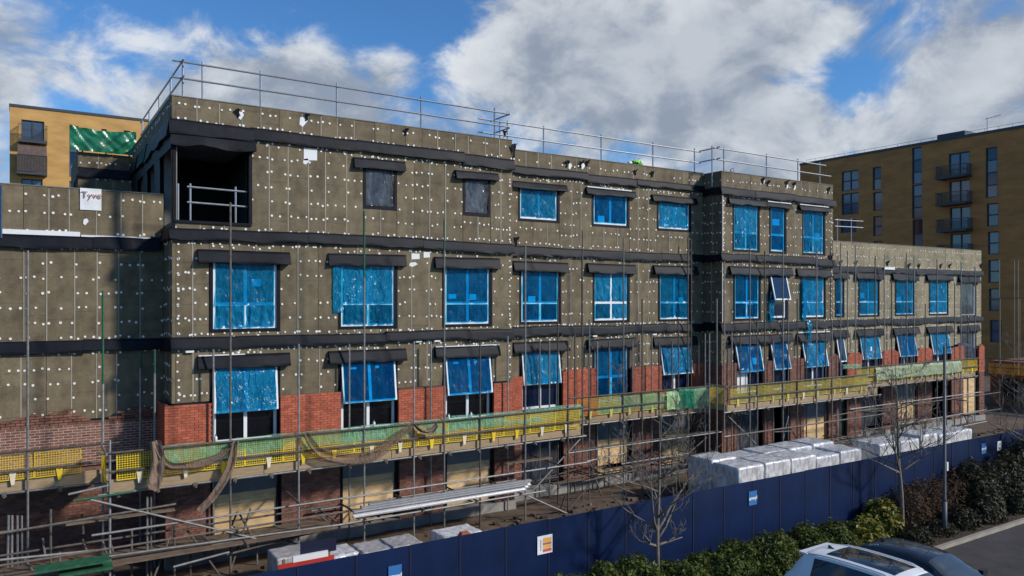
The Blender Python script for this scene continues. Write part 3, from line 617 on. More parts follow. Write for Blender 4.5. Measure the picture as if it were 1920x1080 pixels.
for px, py, fr, y in ((355,659,FA,YA), (783,640,FA,YA), (818,639,FA,YA), (1225,627,FB,YB), (1113,630,FB,YB)):
    c = PY(px, py, y); mb = MB(); fr.box(mb, c.x-.11, c.x+.11, .0, .1, c.z-.03, c.z+.03); mb.build('white_clip', sign_white, BLD)
for fr, a, y, e in ((FA, (1110,372), YB, 0), ):
    pass
for w_, fr, u0, u1, z in ((0, FB, 15.6, 17.95, 12.17), (0, FC, 25.3, 26.95, 12.13), (0, FC, 27.6, 29.8, 12.15), (0, FC, 27.5, 29.9, 6.03), (0, FA, 8.35, 10.9, 5.99), (0, FA, .7, 2.0, 5.99)):
    mb = MB(); fr.box(mb, u0, u1, .0, .07, z-.02, z+.02); mb.build('lintel_edge', sign_white, BLD)
mb = MB(); FC.box(mb, XC+.01, XC+.06, .0, .04, 9.75, 12.25); FC.box(mb, XC+.01, XC+.05, .0, .03, 6.6, 9.25); mb.build('corner_strip', mat('pale_pink_strip', (.55,.47,.42), .7, .1), BLD)
# black torn membrane lumps round the parapet brackets
def rag(fr, px, py, y, w=.2, h=.22):
    c = PY(px, py, y); sd = U(0,99); mb = MB()
    mb.grid(lambda p, q: fr.p(c.x+(p-.5)*w*(.25+1.1*abs(q-.3))+.08*nz(q, sd, 0, 3), .012+.16*p*q*abs(nz(p*3, q*3, sd, 1.3))+.05*q, c.z+(q-.5)*h*(1+.5*nz(p, sd, 3, 3))+.06*p), 6, 6); mb.build('membrane_scrap', membrane, BLD, smooth=True)
for px, py in ((447,214), (575,222), (760,250), (945,253)): rag(FA, px, py, YA)
for px, py in ((1062,309), (1088,310), (1100,308), (1190,325), (1222,328)): rag(FB, px, py, YB, .26, .25)
for px, py in ((1430,340), (1440,345), (1474,346), (1488,348), (1553,358)): rag(FC, px, py, YC, .24, .3)
for px in (1575, 1604, 1663, 1703, 1722, 1763, 1780, 1838): rag(FD, px, 495 if px < 1700 else 500, YD, .28, .3)
rag(FA, 966, 455, YA, .3, .35); rag(FA, 962, 285, YA, .25, .5); rag(FC, 1557, 488, YC, .35, .5)
# sheet with printed lettering on the left parapet, round hole below it
c0 = PY(150, 393, YE); c1 = PY(190, 355, YE); tb = MB()
tb.grid(lambda p, q: FE.p(c0.x+(c1.x-c0.x)*p, .03+.02*nz(p*3, q*3, 1, 1), c0.z+(c1.z-c0.z)*q), 8, 8)
tsheet = tb.build('wrap_sheet', sign_white, BLD, smooth=True)
def text_mesh(txt, size, m, name, loc, parent, rotz=0., bold=.0):
    cu = bpy.data.curves.new(name, 'FONT'); cu.body = txt; cu.size = size; cu.extrude = .004; cu.align_x = 'CENTER'; cu.align_y = 'CENTER'; cu.offset = bold
    tmp = bpy.data.objects.new(name, cu); COL.objects.link(tmp); dg = bpy.context.evaluated_depsgraph_get(); dg.update()
    me = bpy.data.meshes.new_from_object(tmp.evaluated_get(dg)); bpy.data.objects.remove(tmp); me.materials.clear(); me.materials.append(m)
    return place(name, me, loc, parent, (pi/2, 0, rotz))
text_mesh('Tyve', .26, mat('print_red', (.30,.12,.10), .6, .05), 'lettering', ((c0.x+c1.x)/2+.02, YE-.065, c1.z-.2), tsheet)
# ------------------------------------------------------------------ roof guardrails
TR = .029
def tube(name, a, b, m, parent, r=TR, n=8): mb = MB(); mb.tube(a, b, r, n); return mb.build(name, m, parent, smooth=False, loc=a)
def smooth_tube(name, pts, r, m, parent): mb = MB(); mb.path(pts, r, 8); return mb.build(name, m, parent, smooth=True)
RG = thing('roof_guardrail', 'double-tube steel guardrail running round the flat roof edge above the insulated parapet', 'guardrail', (0, .3, 12.6))
YR = .30
for z in (14.52, 14.04): tube('rail', (.05, YR, z), (11.6, YR, z-.06), rail_steel, RG); tube('rail', (.33, .05, z+.03), (.33, 9.6, z+.03), rail_steel, RG)
for px in (380, 489, 632, 790, 928): x = xat(px, YR); tube('post', (x, YR+.03, 12.59), (x, YR+.03, 14.62), rail_steel, RG)
for y in (.45, 2.6, 5.0, 7.4, 9.3): tube('post', (.36, y, 12.59), (.36, y, 14.62), rail_steel, RG)
y2 = 1.12
for z in (14.36, 13.86): tube('rail', (10.7, y2, z), (22.4, y2, z-.05), rail_steel, RG); tube('rail', (11.45, .05, z+.05), (11.45, 1.45, z+.05), rail_steel, RG)
for px in (938, 952, 1020, 1128, 1225, 1303): x = xat(px, y2); tube('post', (x, y2+.03, 12.59), (x, y2+.03, 14.44), rail_steel, RG)
y3 = .1
for z in (14.32, 13.82): tube('rail', (22.15, y3, z), (30.1 if z > 14 else 30.5, y3, z-.05), rail_steel, RG); tube('rail', (22.35, -.1, z+.03), (22.35, 1.3, z+.03), rail_steel, RG)
for px in (1336, 1358, 1438, 1497, 1538): x = xat(px, y3); tube('post', (x, y3+.03, 12.59), (x, y3+.03, 14.40), rail_steel, RG)
smooth_tube('lifting_loop', [(23.2, .2, 13.27), (23.35, .2, 13.5), (23.5, .2, 13.55), (23.55, .2, 13.42), (23.42, .2, 13.35), (23.3, .2, 13.45)], .014, membrane, RG)
BG = thing('balcony_guardrail', 'short double-tube guardrail across the dark open corner room on the top storey', 'guardrail', (1, .1, 9.9))
for py in (350, 379): z = zat(352, py, .1); tube('rail', (.42, .1, z), (2.1, .1, z-.03), rail_steel, BG)
for px in (334, 357, 442): x = xat(px, .1); tube('post', (x, .12, 9.9), (x, .12, zat(px, 344 if px < 400 else 350, .1)), rail_steel, BG)
# rails on the low right-hand roof
DG = thing('roof_guardrail', 'small double-tube guardrail on the lowest roof beside the three-window bay', 'guardrail', (33, 4, 9.85))
for py in (412, 424): a = PY(1565, py, 4.0); b = PY(1618, py+3, 4.0); tube('rail', a, b, rail_steel, DG)
for px in (1570, 1596): a = PY(px, 409, 4.03); tube('post', (a.x, a.y, 9.84), a, rail_steel, DG)
def lumps(name, label, cat, m, x0, x1, y0, y1, z0, h, sd, nx=26, ny=10):
    mb = MB(); mb.grid(lambda p, q: (x0+(x1-x0)*p, y0+(y1-y0)*q, z0+h*max(0, (sin(pi*p)**.4)*(sin(pi*q)**.5))*(.75+.6*nz(p*6, q*3, sd, 1))), nx, ny)
    o = mb.build(name, m, None, smooth=True, loc=((x0+x1)/2, (y0+y1)/2, z0)); return tag(o, label, cat)
blue_tarp = mat('blue_sheeting', (.03, .10, .26), .35, .5, 5, 1, 8, col2=(.22, .34, .50))
lumps('blue_sheeting', 'crumpled blue sheeting heaped on the low roof beside its small guardrail', 'sheeting', blue_tarp, 33.5, 39.6, 2.4, 4.6, 9.85, 1.05, 2)
lumps('blue_sheeting', 'crumpled blue sheeting heaped at the far end of the low roof', 'sheeting', blue_tarp, 44.6, 49.0, 2.6, 5.2, 9.85, 1.0, 9)
lumps('black_sheeting', 'black sheeting lying beside the small guardrail of the low roof', 'sheeting', membrane, 32.0, 34.0, 2.3, 3.2, 9.85, 1.25, 5)
mb = MB(); c = PY(1551, 340, .6); mb.box(c.x-.25, c.x+.3, .5, .9, 13.3, 13.95); o = mb.build('roof_box', galv, None, loc=(c.x, .7, 12.6)); 
bpy.data.objects.remove(o)
# green tarpaulin over the set-back roof edge
tpb = MB(); ta, tb_ = PY(131, 246, 9.2), PY(268, 255, 9.2)
def tfn(p, q):
    x = xat(131, 9.1)+(.12-xat(131, 9.1))*p; sd = 3
    return (x, 9.14-.10*abs(nz(x*1.6, q*2, sd, 1.1))-.07*nz(x*3+q*2, q, sd, 2), zat(200, 287, 9.14)+.92*q - .10*sin(pi*p)*q+.04*nz(x, q, 1, 3))
tpb.grid(tfn, 40, 12); tp = tpb.build('tarpaulin', tarp_green, None, smooth=True, loc=(-1.5, 9.2, 13.1)); tag(tp, 'shiny green tarpaulin tied along the set-back roof edge by the corner room', 'tarpaulin')
TGR = thing('tarpaulin_rail', 'steel rail carrying the green tarpaulin on the set-back roof', 'guardrail', (-1.5, 9.35, 13.1))
tube('rail', (xat(131, 9.3), 9.3, 13.98), (.1, 9.3, 13.95), galv, TGR)
for x in (XW+.15, -.9, -.1): tube('post', (x, 9.34, 12.9), (x, 9.34, 14.0), galv, TGR)
fl = MB(); fl.grid(lambda p, q: (XW-.02-.55*p*(1-.7*q)+.1*nz(p*2, q*2, 1, 2), 9.2-.2*p+.1*nz(p*3, q*3, 7, 1), 10.6+1.75*q*(1-.45*p)), 8, 8)
o = fl.build('membrane_flap', membrane, BLD, smooth=True)
bp_ = MB(); bp_.tube(PY(2, 348, 1.42), (PY(2, 348, 1.42).x, 1.42, 9.3), .03); bp_.build('blue_edge_strip', mat('dull_blue', (.03,.07,.14), .6, .2), BLD)

# ------------------------------------------------------------------ scaffold
SC = thing('scaffold', 'tube-and-board scaffold standing along the whole insulated facade with timber toe boards', 'scaffold', (5, -1, 0))
ZDE, ZDA, ZDB, ZDC, ZDD = 2.72, 2.72, 2.95, 3.02, 3.18
YSE, YSA, YSB, YSC, YSD = .0, -1.5, -.65, -1.7, -.45
def std(px, top, y, m=galv, bottom=.0, greentop=None):
    x = xat(px, y); zt = zat(px, top, y)
    if greentop:
        zg = zat(px, greentop, y); tube('standard', (x, y, bottom), (x, y, zg), galv, SC); o = tube('standard', (x, y, zg), (x, y, zt), green_paint, SC)
    else: tube('standard', (x, y, bottom), (x, y, zt), m, SC)
    return x
for px, top, y, gt in ((52, 470, YSE-.1, None), (193, 545, YSE-.12, 720), (263, 660, .9, 690), (290, 655, .2, 700), (206, 825, YSA-.1, None),
                   (432, 380, YSA-.1, None), (400, 655, -.35, None), (560, 645, YSA-.1, None), (683, 395, YSA-.1, 520), (655, 645, -.35, None), (776, 640, YSA-.1, None), (808, 640, -.35, None), (833, 412, YSA-.1, 470),
                   (900, 640, YSA-.1, None), (952, 630, -.35, None), (985, 462, YSA-.1, None), (1030, 640, .3, None), (1065, 640, YSA-.1, None),
                   (1092, 432, YSB-.1, None), (1120, 640, .45, None), (1169, 446, YSB-.1, None), (1186, 640, .45, None), (1236, 640, YSB-.1, None), (1260, 640, .45, None), (1290, 446, YSB-.1, None), (1296, 448, .45, None), (1322, 625, YSB-.1, None), (1330, 625, YSC-.1, None),
                   (1358, 490, YSC-.1, None), (1372, 625, -.55, None), (1406, 462, YSC-.1, None), (1434, 470, -.55, None), (1468, 468, YSC-.1, None), (1478, 560, -.55, None), (1531, 465, YSC-.1, None), (1548, 620, -.55, None),
                   (1576, 455, YSD-.1, None), (1589, 470, .85, None), (1604, 460, YSD-.1, None), (1641, 480, YSD-.1, None), (1658, 478, .85, None), (1700, 475, YSD-.1, None), (1714, 480, .85, None), (1757, 486, YSD-.1, None), (1802, 490, YSD-.1, None), (1828, 500, .85, None)):
    std(px, top, y, galv if px % 3 else galv_rust, greentop=gt)
for k, px in enumerate((1012, 1046, 1078, 1105, 1142, 1204, 1222, 1272, 1310, 1344, 1388, 1420, 1450, 1495, 1512, 1560, 1622, 1672, 1690, 1735, 1775, 1790, 1815)):
    yy = (YSB if px < 1325 else YSC if px < 1565 else YSD); std(px, (640, 560, 625, 600)[k % 4]-(30 if px > 1560 else 0), yy-.1 if k % 2 else yy+1.1, galv_rust if k % 3 else galv)
COUP = MB()
def coupler(x, y, z): COUP.box(x-.05, x+.05, y-.055, y+.055, z-.05, z+.05)
def run(x0, x1, y, yin, zd, board_m=timber):
    """one straight run of deck: ledgers, transoms, deck boards, toe boards, rails"""
    for yy in (y-.05, yin): tube('ledger', (x0-.25, yy, zd-.06), (x1+.2, yy, zd-.06+U(-.01,.01)), galv, SC)
    tube('guard_rail', (x0-.15, y-.14, zd+.52), (x1+.15, y-.14, zd+.52), galv_rust, SC); tube('guard_rail', (x0-.3, y-.14, zd+1.0), (x1+.2, y-.14, zd+1.0), galv_rust, SC)
    tube('ledger', (x0-.4, y-.16, zd-1.02), (x1+.3, y-.16, zd-1.0), galv, SC)
    x = x0+.2
    while x < x1: tube('transom', (x, y-.22, zd-.115), (x, yin+.15, zd-.115), galv_rust, SC); coupler(x, y-.1, zd-.09); x += U(.9, 1.25)
    nb = max(3, int((yin-y)/.235)); x = x0
    while x < x1-.3:
        l = min(3.9, x1-x)
        for k in range(nb): m = MB(); m.box(x+.01, x+l-.01, y+.06+k*.235, y+.06+k*.235+.225, zd-.03, zd+.008); m.build('deck_board', board_m, SC, loc=(x, y, zd))
        m = MB(); m.box(x+.01, x+l-.01, y-.0, y+.038, zd-.03+U(-.012,.012), zd+.285); m.build('toe_board', board_m, SC, loc=(x, y, zd)); x += l
run(-5.2, -1.55, YSE, 1.1, ZDE); run(-1.72, 13.5, YSA, -.35, ZDA); run(13.8, 21.3, YSB, .45, ZDB); run(21.0, 31.6, YSC, -.55, ZDC); run(31.4, 43.4, YSD, .85, ZDD)
# end boards where the deck steps
for x, y0, y1, z in ((-1.74, YSA, -.05, ZDA), (20.98, YSC, YSB+.0, ZDC)):
    m = MB(); m.box(x-.038, x, y0, y1, z-.02, z+.215); m.build('toe_board', timber, SC); tube('guard_rail', (x-.06, y0-.3, z+1.0), (x-.06, y1+.1, z+1.0), galv, SC)
# braces, loose tubes and lower rails
def pt(px, py, y): return PY(px, py, y)
for a, b, m in (((170,937),(480,1010),galv), ((128,927),(205,910),galv), ((137,939),(250,922),green_paint), 
             ((0,1000),(330,945),galv_rust), ((190,1045),(700,975),galv), ((0,1050),(200,1030),galv), ((325,1063),(430,1035),galv), ((425,1040),(640,985),galv_rust), ((1095,815),(985,935),galv), ((990,930),(1075,968),galv),
             ((1180,875),(1230,918),galv_rust), ((1100,700+165),(1170,850),galv), ((1165,870),(1290,850),galv), ((1365,780),(1430,845),galv), ((1460,860),(1478,780),galv), ((1325,820),(1230,905),galv_rust),
             ((1560,850),(1850,790),galv), ((1690,795),(1850,768),galv), ((1560,780),(1640,765),galv_rust)):
    tube('brace', pt(*a, YSA-.2 if a[0] < 1090 else YSC+.3), pt(*b, YSA-.2 if b[0] < 1095 else YSC+.3), m, SC)
for px in (14, 22, 33, 42): a = pt(px, 970, .0); tube('loose_tube', (a.x, a.y, .75), (a.x+U(-.03,.03), a.y, a.z+.05), galv, SC)
for px, p0, p1 in ((95, 955, 1030), (112, 1035, 1070), (247, 995, 1040), (327, 985, 1030), (357, 1032, 1080), (482, 1010, 1080), (276, 930, 1040), (283, 930, 1040)):
    a = pt(px, p0, YSA+.3); b = pt(px+U(-2,2), p1, YSA+.3); tube('short_standard', (a.x, a.y, 0), a, galv_rust if px % 2 else galv, SC)
for (a, b) in (((80,1010),(85,1045)), ((155,1012),(163,1035)), ((205,1010),(212,1035)), ((370,1000),(398,1018)), ((500,1000),(560,1022)), ((512,985),(560,1000)), ((450,965),(475,1010)), ((590,960),(630,990)), ((595,952),(640,985)), ((435,985),(445,960))):
    tube('loose_tube', pt(*a, -.9), pt(*b, -1.3), galv_rust, SC)
for a, b in (((1060,960),(1110,905)), ((1040,985),(1060,930)), ((1010,900),(1080,880)), ((985,905),(1070,890)), ((1130,900),(1200,930)), ((1180,905),(1290,880)), ((1480,800),(1500,830)), ((1500,835),(1580,820)), ((1620,800),(1680,830)), ((1300,855),(1320,885))):
    tube('loose_tube', pt(*a, -1.2), pt(*b, -1.4), galv_rust, SC)
for y, z in ((-2.0, 1.05), (-1.0, 1.0)): tube('lower_rail', (-4.5, y, z+.35), (4.4, y, z+.35), galv_rust, SC)
for k in range(5): m = MB(); m.box(-4.6, 4.2, -1.95+k*.24, -1.95+k*.24+.225, .92, .96); m.build('lower_board', old_timber, SC)
rs = random.Random(31)
for k in range(70):                                    # putlogs, stubs and odd tubes of the lower lift
    x = rs.uniform(-4.5, 44); y = (YSA if x < 13.6 else YSB if x < 21 else YSC if x < 31 else YSD); z = rs.choice((.95, 1.0, 1.05, 1.9)); kind = k % 5
    if kind < 2: tube('putlog', (x, y-.5-rs.random()*.3, z), (x+rs.uniform(-.1,.1), y+1.2, z+rs.uniform(-.03,.05)), galv_rust, SC)
    elif kind == 2: tube('loose_tube', (x, y-.1, .1), (x+rs.uniform(-.9,.9), y+rs.uniform(-.1,.6), rs.uniform(.9,1.7)), galv_rust, SC)
    elif kind == 3: l_ = rs.uniform(1.2, 3.4); m = MB(); m.box(x, x+l_, y+.2, y+.42, z+.03, z+.07); m.build('loose_board', old_timber, SC, loc=(x, y, z))
    else: tube('loose_tube', (x, y-.15, z), (x+rs.uniform(1, 3), y-.12, z+rs.uniform(-.1,.1)), galv_rust, SC)
for x0, x1, y in ((13.6, 21.4, YSB), (21, 31.6, YSC), (31.4, 46, YSD)):
    for z in (1.0, 2.0): tube('ledger', (x0, y-.18, z), (x1, y-.18, z+.02), galv_rust, SC)
COUP.build('couplers', galv_rust, SC, kind='stuff')

# ------------------------------------------------------------------ brick guards (one mesh panel with its hanging strap each)
def guard_proto(name, m, strap_m, W=1.04, H=.70):
    mb = MB(); p = .058; nx = int(W/p); ny = int(H/p); b = .0062
    for k in range(nx+1): x = -W/2+W*k/nx; t = b*(2.2 if k in (0, nx) else 1); mb.box(x-t, x+t, -.010, .010, 0, H)
    for k in range(ny+1): z = H*k/ny; t = b*(2.2 if k in (0, ny) else 1); mb.box(-W/2, W/2, -.008, .008, z-t, z+t)
    for x in (-.3, .3): mb.box(x-.07, x+.07, -.02, .012, H-.03, H+.035)
    o = mb.build(name, m, None); me = o.data; bpy.data.objects.remove(o)
    s = MB(); s.hexa([(-.035,-.032,-.13), (.035,-.032,-.13), (.035,-.02,-.13), (-.035,-.02,-.13), (-.075,-.032,.16), (.075,-.032,.16), (.075,-.02,.16), (-.075,-.02,.16)])
    for q in (-1, 1): s.hexa([(q*.10-.02,-.03,.26), (q*.10+.02,-.03,.26), (q*.10+.02,-.02,.26), (q*.10-.02,-.02,.26), (q*.04-.02,-.03,.14), (q*.04+.02,-.03,.14), (q*.04+.02,-.02,.14), (q*.04-.02,-.02,.14)])
    o = s.build('strap', strap_m, None); sme = o.data; bpy.data.objects.remove(o)
    return me, sme
G_y = guard_proto('guard_mesh', yellow_p, yellow_p); G_c = guard_proto('guard_mesh', yellow_p, cream_p); G_o = guard_proto('guard_mesh', olive_p, olive_p); G_oc = guard_proto('guard_mesh', olive_p, cream_p)
orange_p = mat('orange_plastic', (.55, .25, .03), .6, .2, 3, rnd=.1); G_or = guard_proto('guard_mesh', orange_p, olive_p)
ORD = ('first','second','third','fourth','fifth','sixth','seventh','eighth','ninth','tenth','eleventh','twelfth','thirteenth','fourteenth','fifteenth','sixteenth')
def guards(x0, x1, y, zd, protos, lab, grp, pitch=1.065, skip=()):
    k = 0; x = x0+pitch/2
    while x < x1-.3:
        if k not in skip:
            pr, col = protos[k % len(protos)]
            r = thing('brick_guard', lab % (ORD[k], col), 'brick guard', (x, y-.035, zd+.275), grp)
            rt = (radians(U(-2,3)), radians(U(-1.2,1.2)), 0)
            g_ = place('mesh_panel', pr[0], r.location, r, rt); s_ = place('strap', pr[1], r.location+Vector((U(-.12,.12), 0, 0)), r, rt)
        x += pitch; k += 1
YW = (G_y, 'with yellow strap'); YP = (G_c, 'with cream strap')
guards(-5.45, -1.6, YSE-.02, ZDE, [YW, YP, YW], '%s bright yellow brick guard %s along the deck before the brown brick wall', 'brick guards on the left-hand deck')
guards(-1.55, 13.45, YSA-.02, ZDA, [YP, YP, YW, YP, YW, YW], '%s yellow brick guard %s from the open end of the main deck', 'brick guards on the long main deck')
guards(13.9, 21.2, YSB-.02, ZDB, [(G_or, 'of orange tint'), (G_o, 'of faded tint'), (G_or, 'of orange tint'), (G_o, 'of faded tint')], '%s mesh brick guard %s on the recessed deck behind green netting', 'brick guards on the recessed deck')
guards(21.1, 31.5, YSC-.02, ZDC, [(G_o, 'olive strap'), (G_oc, 'pale strap'), (G_o, 'olive strap')], '%s olive brick guard with %s on the deck below the three-window bay', 'brick guards below the three-window bay')
guards(31.8, 43.3, YSD-.02, ZDD, [(G_o, 'olive strap'), (G_y, 'brighter yellow mesh'), (G_oc, 'pale strap')], '%s faded brick guard with %s along the deck of the lowest wing', 'brick guards on the lowest wing')
for x, y, z, l in ((-1.80, -.95, ZDA, 'yellow mesh brick guard turned across the open end of the main deck'), (20.92, -1.15, ZDC, 'olive mesh brick guard turned across the deck where the bay steps forward')):
    r = thing('brick_guard', l, 'brick guard', (x, y, z+.235)); r.rotation_euler = (0, 0, -pi/2); me = (G_y if x < 0 else G_o)
    place('mesh_panel', me[0], r.location, r); place('strap', me[1], r.location, r)

# ------------------------------------------------------------------ netting
def strip_net(px0, px1, y, zd, z0, z1, label, m=net_green, name='debris_net'):
    x0, x1 = xat(px0, y), xat(px1, y); sd = U(0, 99); mb = MB()
    def fn(p, q):
        x = x0+(x1-x0)*p; over = max(0, q-.8)/.2
        return (x, y-.10+.03*nz(x, q, sd, 1.6)+.10*over*over, zd+z0+(z1-z0)*q+.04*nz(x, sd, 3, 1.2)+.05*nz(x, sd, 8, 3.5)*(1-q))
    mb.grid(fn, max(10, int((x1-x0)/.1)), 10)
    return tag(mb.build(name, m, None, smooth=True, loc=((x0+x1)/2, y, zd+z0)), label, 'netting')
strip_net(303, 438, YSA+.02, ZDA, .55, 1.02, 'pale green netting behind the guards beneath the looped brown netting')
strip_net(442, 640, YSA+.02, ZDA, .62, 1.06, 'pale green netting behind the guards below the wide red brick pier')
strip_net(640, 845, YSA+.02, ZDA, .60, 1.06, 'pale green netting behind the guards beside the sagging brown swag')
strip_net(845, 1088, YSA+.02, ZDA, .66, 1.10, 'pale green netting behind the guards at the far end of the main deck')
strip_net(1110, 1245, YSB+.02, ZDB, .35, .95, 'pale green netting hung inside the orange guards of the recessed deck')
strip_net(1248, 1272, YSB-.08, ZDB, .2, .95, 'pale green net panel beside the vivid green one', film_mat('pale_net', (.7,.9,.6), (.35,.55,.25), .6, .5, 5))
strip_net(1270, 1298, YSB-.08, ZDB, .2, 1.05, 'vivid emerald green net panel on the recessed deck', film_mat('emerald_net', (.1,.6,.4), (.01,.25,.14), .8, .4, 5))
strip_net(1298, 1326, YSB-.08, ZDB, .15, 1.0, 'pale green net panel in the corner against the forward bay')
strip_net(1578, 1612, YSD-.10, ZDD, 1.0, 1.22, 'small bright green net scrap over the guards of the lowest wing')
strip_net(1640, 1800, YSD-.10, ZDD, .3, .95, 'washed-out pale sheet over the guards of the lowest wing', film_mat('pale_sheet', (.8,.9,.7), (.40,.48,.30), .5, .4, 5))
def swag(pts, wid, label, y=None, m=net_brown, n=26):
    """netting gathered along a sagging line given by photo points on the scaffold's outer face"""
    P = [PY(px, py, y) for px, py in pts]; sd = U(0, 99)
    def C(t):
        k = t*(len(P)-1); i = min(len(P)-2, int(k)); f = k-i
        p0 = P[max(0, i-1)]; p1 = P[i]; p2 = P[i+1]; p3 = P[min(len(P)-1, i+2)]
        return .5*((2*p1)+(p2-p0)*f+(2*p0-5*p1+4*p2-p3)*f*f+(3*p1-p0-3*p2+p3)*f**3)
    mb = MB()
    def fn(t, v):
        c = C(t); d = (C(min(1, t+.02))-C(max(0, t-.02))).normalized(); nrm = Vector((0, -1, 0)).cross(d).normalized()
        w = wid[0]+(wid[1]-wid[0])*sin(pi*t)+.02*nz(t*7, sd, 0, 1)
        return c+nrm*(v-.5)*w+Vector((0, -.05-.05*sin(v*9+sd+2*nz(t, v, sd, 4))-.04*nz(t*5, v*4, sd, 1), 0))
    mb.grid(fn, n*2, 8)
    return tag(mb.build('brown_netting', m, None, smooth=True), label, 'netting')
ysw = YSA-.22
swag([(288,832),(315,872),(360,872),(405,858),(434,835)], (.10,.26), 'brown netting looped between two standards over the yellow guards', ysw)
swag([(290,826),(296,860),(290,900),(283,918)], (.26,.34), 'brown netting gathered round a standard above the deck corner', ysw-.05)
swag([(441,826),(432,872),(412,912),(392,938),(372,958)], (.20,.24), 'long brown netting tail hanging below the deck', ysw-.03)
swag([(572,812),(600,848),(655,860),(705,850),(745,818),(772,796)], (.16,.36), 'wide sagging brown netting swag across the middle guards', ysw)
swag([(776,796),(790,808),(805,810),(818,795)], (.1,.16), 'small brown netting loop beyond the wide swag', ysw)

# ------------------------------------------------------------------ hoarding
HO = thing('hoarding', 'long dark navy site hoarding of upright boards in front of the scaffold', 'hoarding', (12, FY, 0))
PW = 1.2
for k in range(38):
    x = -10.0+xat(976, FY)%PW + k*PW; t = 2.40+.012*nz(k, 2, 0, 1.7)-(.0 if x > xat(976, FY)-.05 else -.02)
    m = MB(); m.box(x+.004, x+PW-.004, FY, FY+.02, .0, t); m.build('board', navy, HO, loc=(x, FY, 0))
    m = MB(); m.box(x-.02, x+.02, FY-.012, FY-.001, .02, t-.02); m.build('batten', navy_dark, HO, loc=(x, FY, 0))
    m = MB(); m.box(x-.05, x+.05, FY+.022, FY+.12, 0, 2.3); m.build('post', old_timber, HO, loc=(x, FY, 0))
for z in (.5, 1.9): m = MB(); m.box(-10, 35.5, FY+.122, FY+.17, z, z+.09); m.build('rail', old_timber, HO)
def sign(px, py, w, h, label, kind):
    c = PY(px, py, FY-.03); r = thing('sign', label, 'sign', c)
    m = MB(); m.box(c.x-w/2, c.x+w/2, c.y+.004, c.y+.014, c.z-h/2, c.z+h/2); m.build('panel', sign_white if kind in 'wr' else sign_blue, r)
    if kind == 'w':
        for q, (a, b, z0, z1, mm) in enumerate(((.36,.94,.62,.86,sign_orange), (.36,.94,.48,.60,mat('sign_brown',(.4,.16,.06),.5,.05)), (.36,.94,.30,.46,sign_orange), (.36,.94,.10,.27,sign_red), (.2,.25,.2,.8,sign_grey))):
            m = MB(); m.box(c.x-w/2+a*w, c.x-w/2+b*w, c.y, c.y+.005, c.z-h/2+z0*h, c.z-h/2+z1*h); m.build('print_bar', mm, r)
    elif kind == 'r':
        for a, b, z0, z1 in ((.5,.8,.5,.8), (.3,.45,.15,.4), (.5,.85,.15,.35)): m = MB(); m.box(c.x-w/2+a*w, c.x-w/2+b*w, c.y, c.y+.005, c.z-h/2+z0*h, c.z-h/2+z1*h); m.build('print_bar', sign_orange if z0 < .4 else sign_grey, r)
    else: text_mesh('anwyl', w*.44, sign_white, 'lettering', (c.x, c.y-.002, c.z), r, bold=.004)
sign(1022, 1021, .43, .43, 'square white notice with orange and red bars on the navy hoarding', 'w')
sign(1412, 934, .34, .40, 'blue sign with white lettering on the hoarding below the wrapped packs', 'b')
sign(741, 1080, .30, .44, 'blue sign with white lettering on the hoarding near the brick packs', 'b')
sign(1845, 841, .34, .40, 'blue sign with white lettering on the hoarding behind the dark shrubs', 'b')
sign(1874, 836, .32, .36, 'small white notice with dark symbol at the shrub end of the hoarding', 'r')

# ------------------------------------------------------------------ wrapped packs of blocks
def pack(x0, x1, y0, y1, h, label, m=wrap, grp='wrapped packs behind the hoarding', z0=.02, inner=None):
    r = thing('wrapped_pack', label, 'pallet pack', ((x0+x1)/2, (y0+y1)/2, z0), grp); sd = U(0, 99)
    def wob(v):
        v = Vector(v); n_ = Vector((nz(v.x+sd, v.y, v.z, 2.4), nz(v.x, v.y+sd, v.z, 2.4), nz(v.x, v.y, v.z+sd, 2.4)))*.022+Vector((nz(v.x+sd, v.y, v.z, 7), nz(v.x, v.y+sd, v.z, 7), nz(v.x, v.y, v.z+sd, 7)))*.020
        return v+n_
    bm = bmesh.new(); bmesh.ops.create_cube(bm, size=1); bmesh.ops.subdivide_edges(bm, edges=bm.edges[:], cuts=13, use_grid_fill=True)
    for v in bm.verts:
        c = Vector(v.co)*2; q = Vector((abs(c.x)**1, abs(c.y), abs(c.z)))
        e = sum(t > .93 for t in q); s = 1-.008*max(0, e-1)
        v.co = wob(((x0+x1)/2+c.x*s*(x1-x0)/2, (y0+y1)/2+c.y*s*(y1-y0)/2, z0+.13+(c.z*s+1)/2*(h-.13)))-Vector(r.location)
    me = bpy.data.meshes.new('wrap'); bm.to_mesh(me); bm.free(); me.materials.append(m); me.polygons.foreach_set('use_smooth', [True]*len(me.polygons))
    place('wrap', me, r.location, r)
    pm = MB()
    for yy in (y0+.05, (y0+y1)/2-.05, y1-.15): pm.box(x0+.03, x1-.03, yy, yy+.1, z0, z0+.1)
    pm.box(x0+.02, x1-.02, y0+.02, y1-.02, z0+.1, z0+.14); pm.build('pallet', old_timber, r)
    return r
x = 17.75
for k, w_ in enumerate((1.42, 1.5, 1.55, 1.5, 1.5)):
    pack(x+.02, x+w_-.05, -5.05+U(-.05,.05), -3.85, 1.56+U(-.06,.08), '%s grey-white wrapped pack from the mud end of the front row' % ORD[k], grp='front row of wrapped packs'); x += w_
x = 17.8
for k, w_ in enumerate((1.45, 1.5, 1.5, 1.5, 1.45)):
    pack(x+.03, x+w_-.05, -3.75, -2.55+U(-.05,.05), 1.58+U(-.06,.1), '%s grey-white wrapped pack from the mud end of the back row' % ORD[k], grp='back row of wrapped packs'); x += w_
x = 26.3
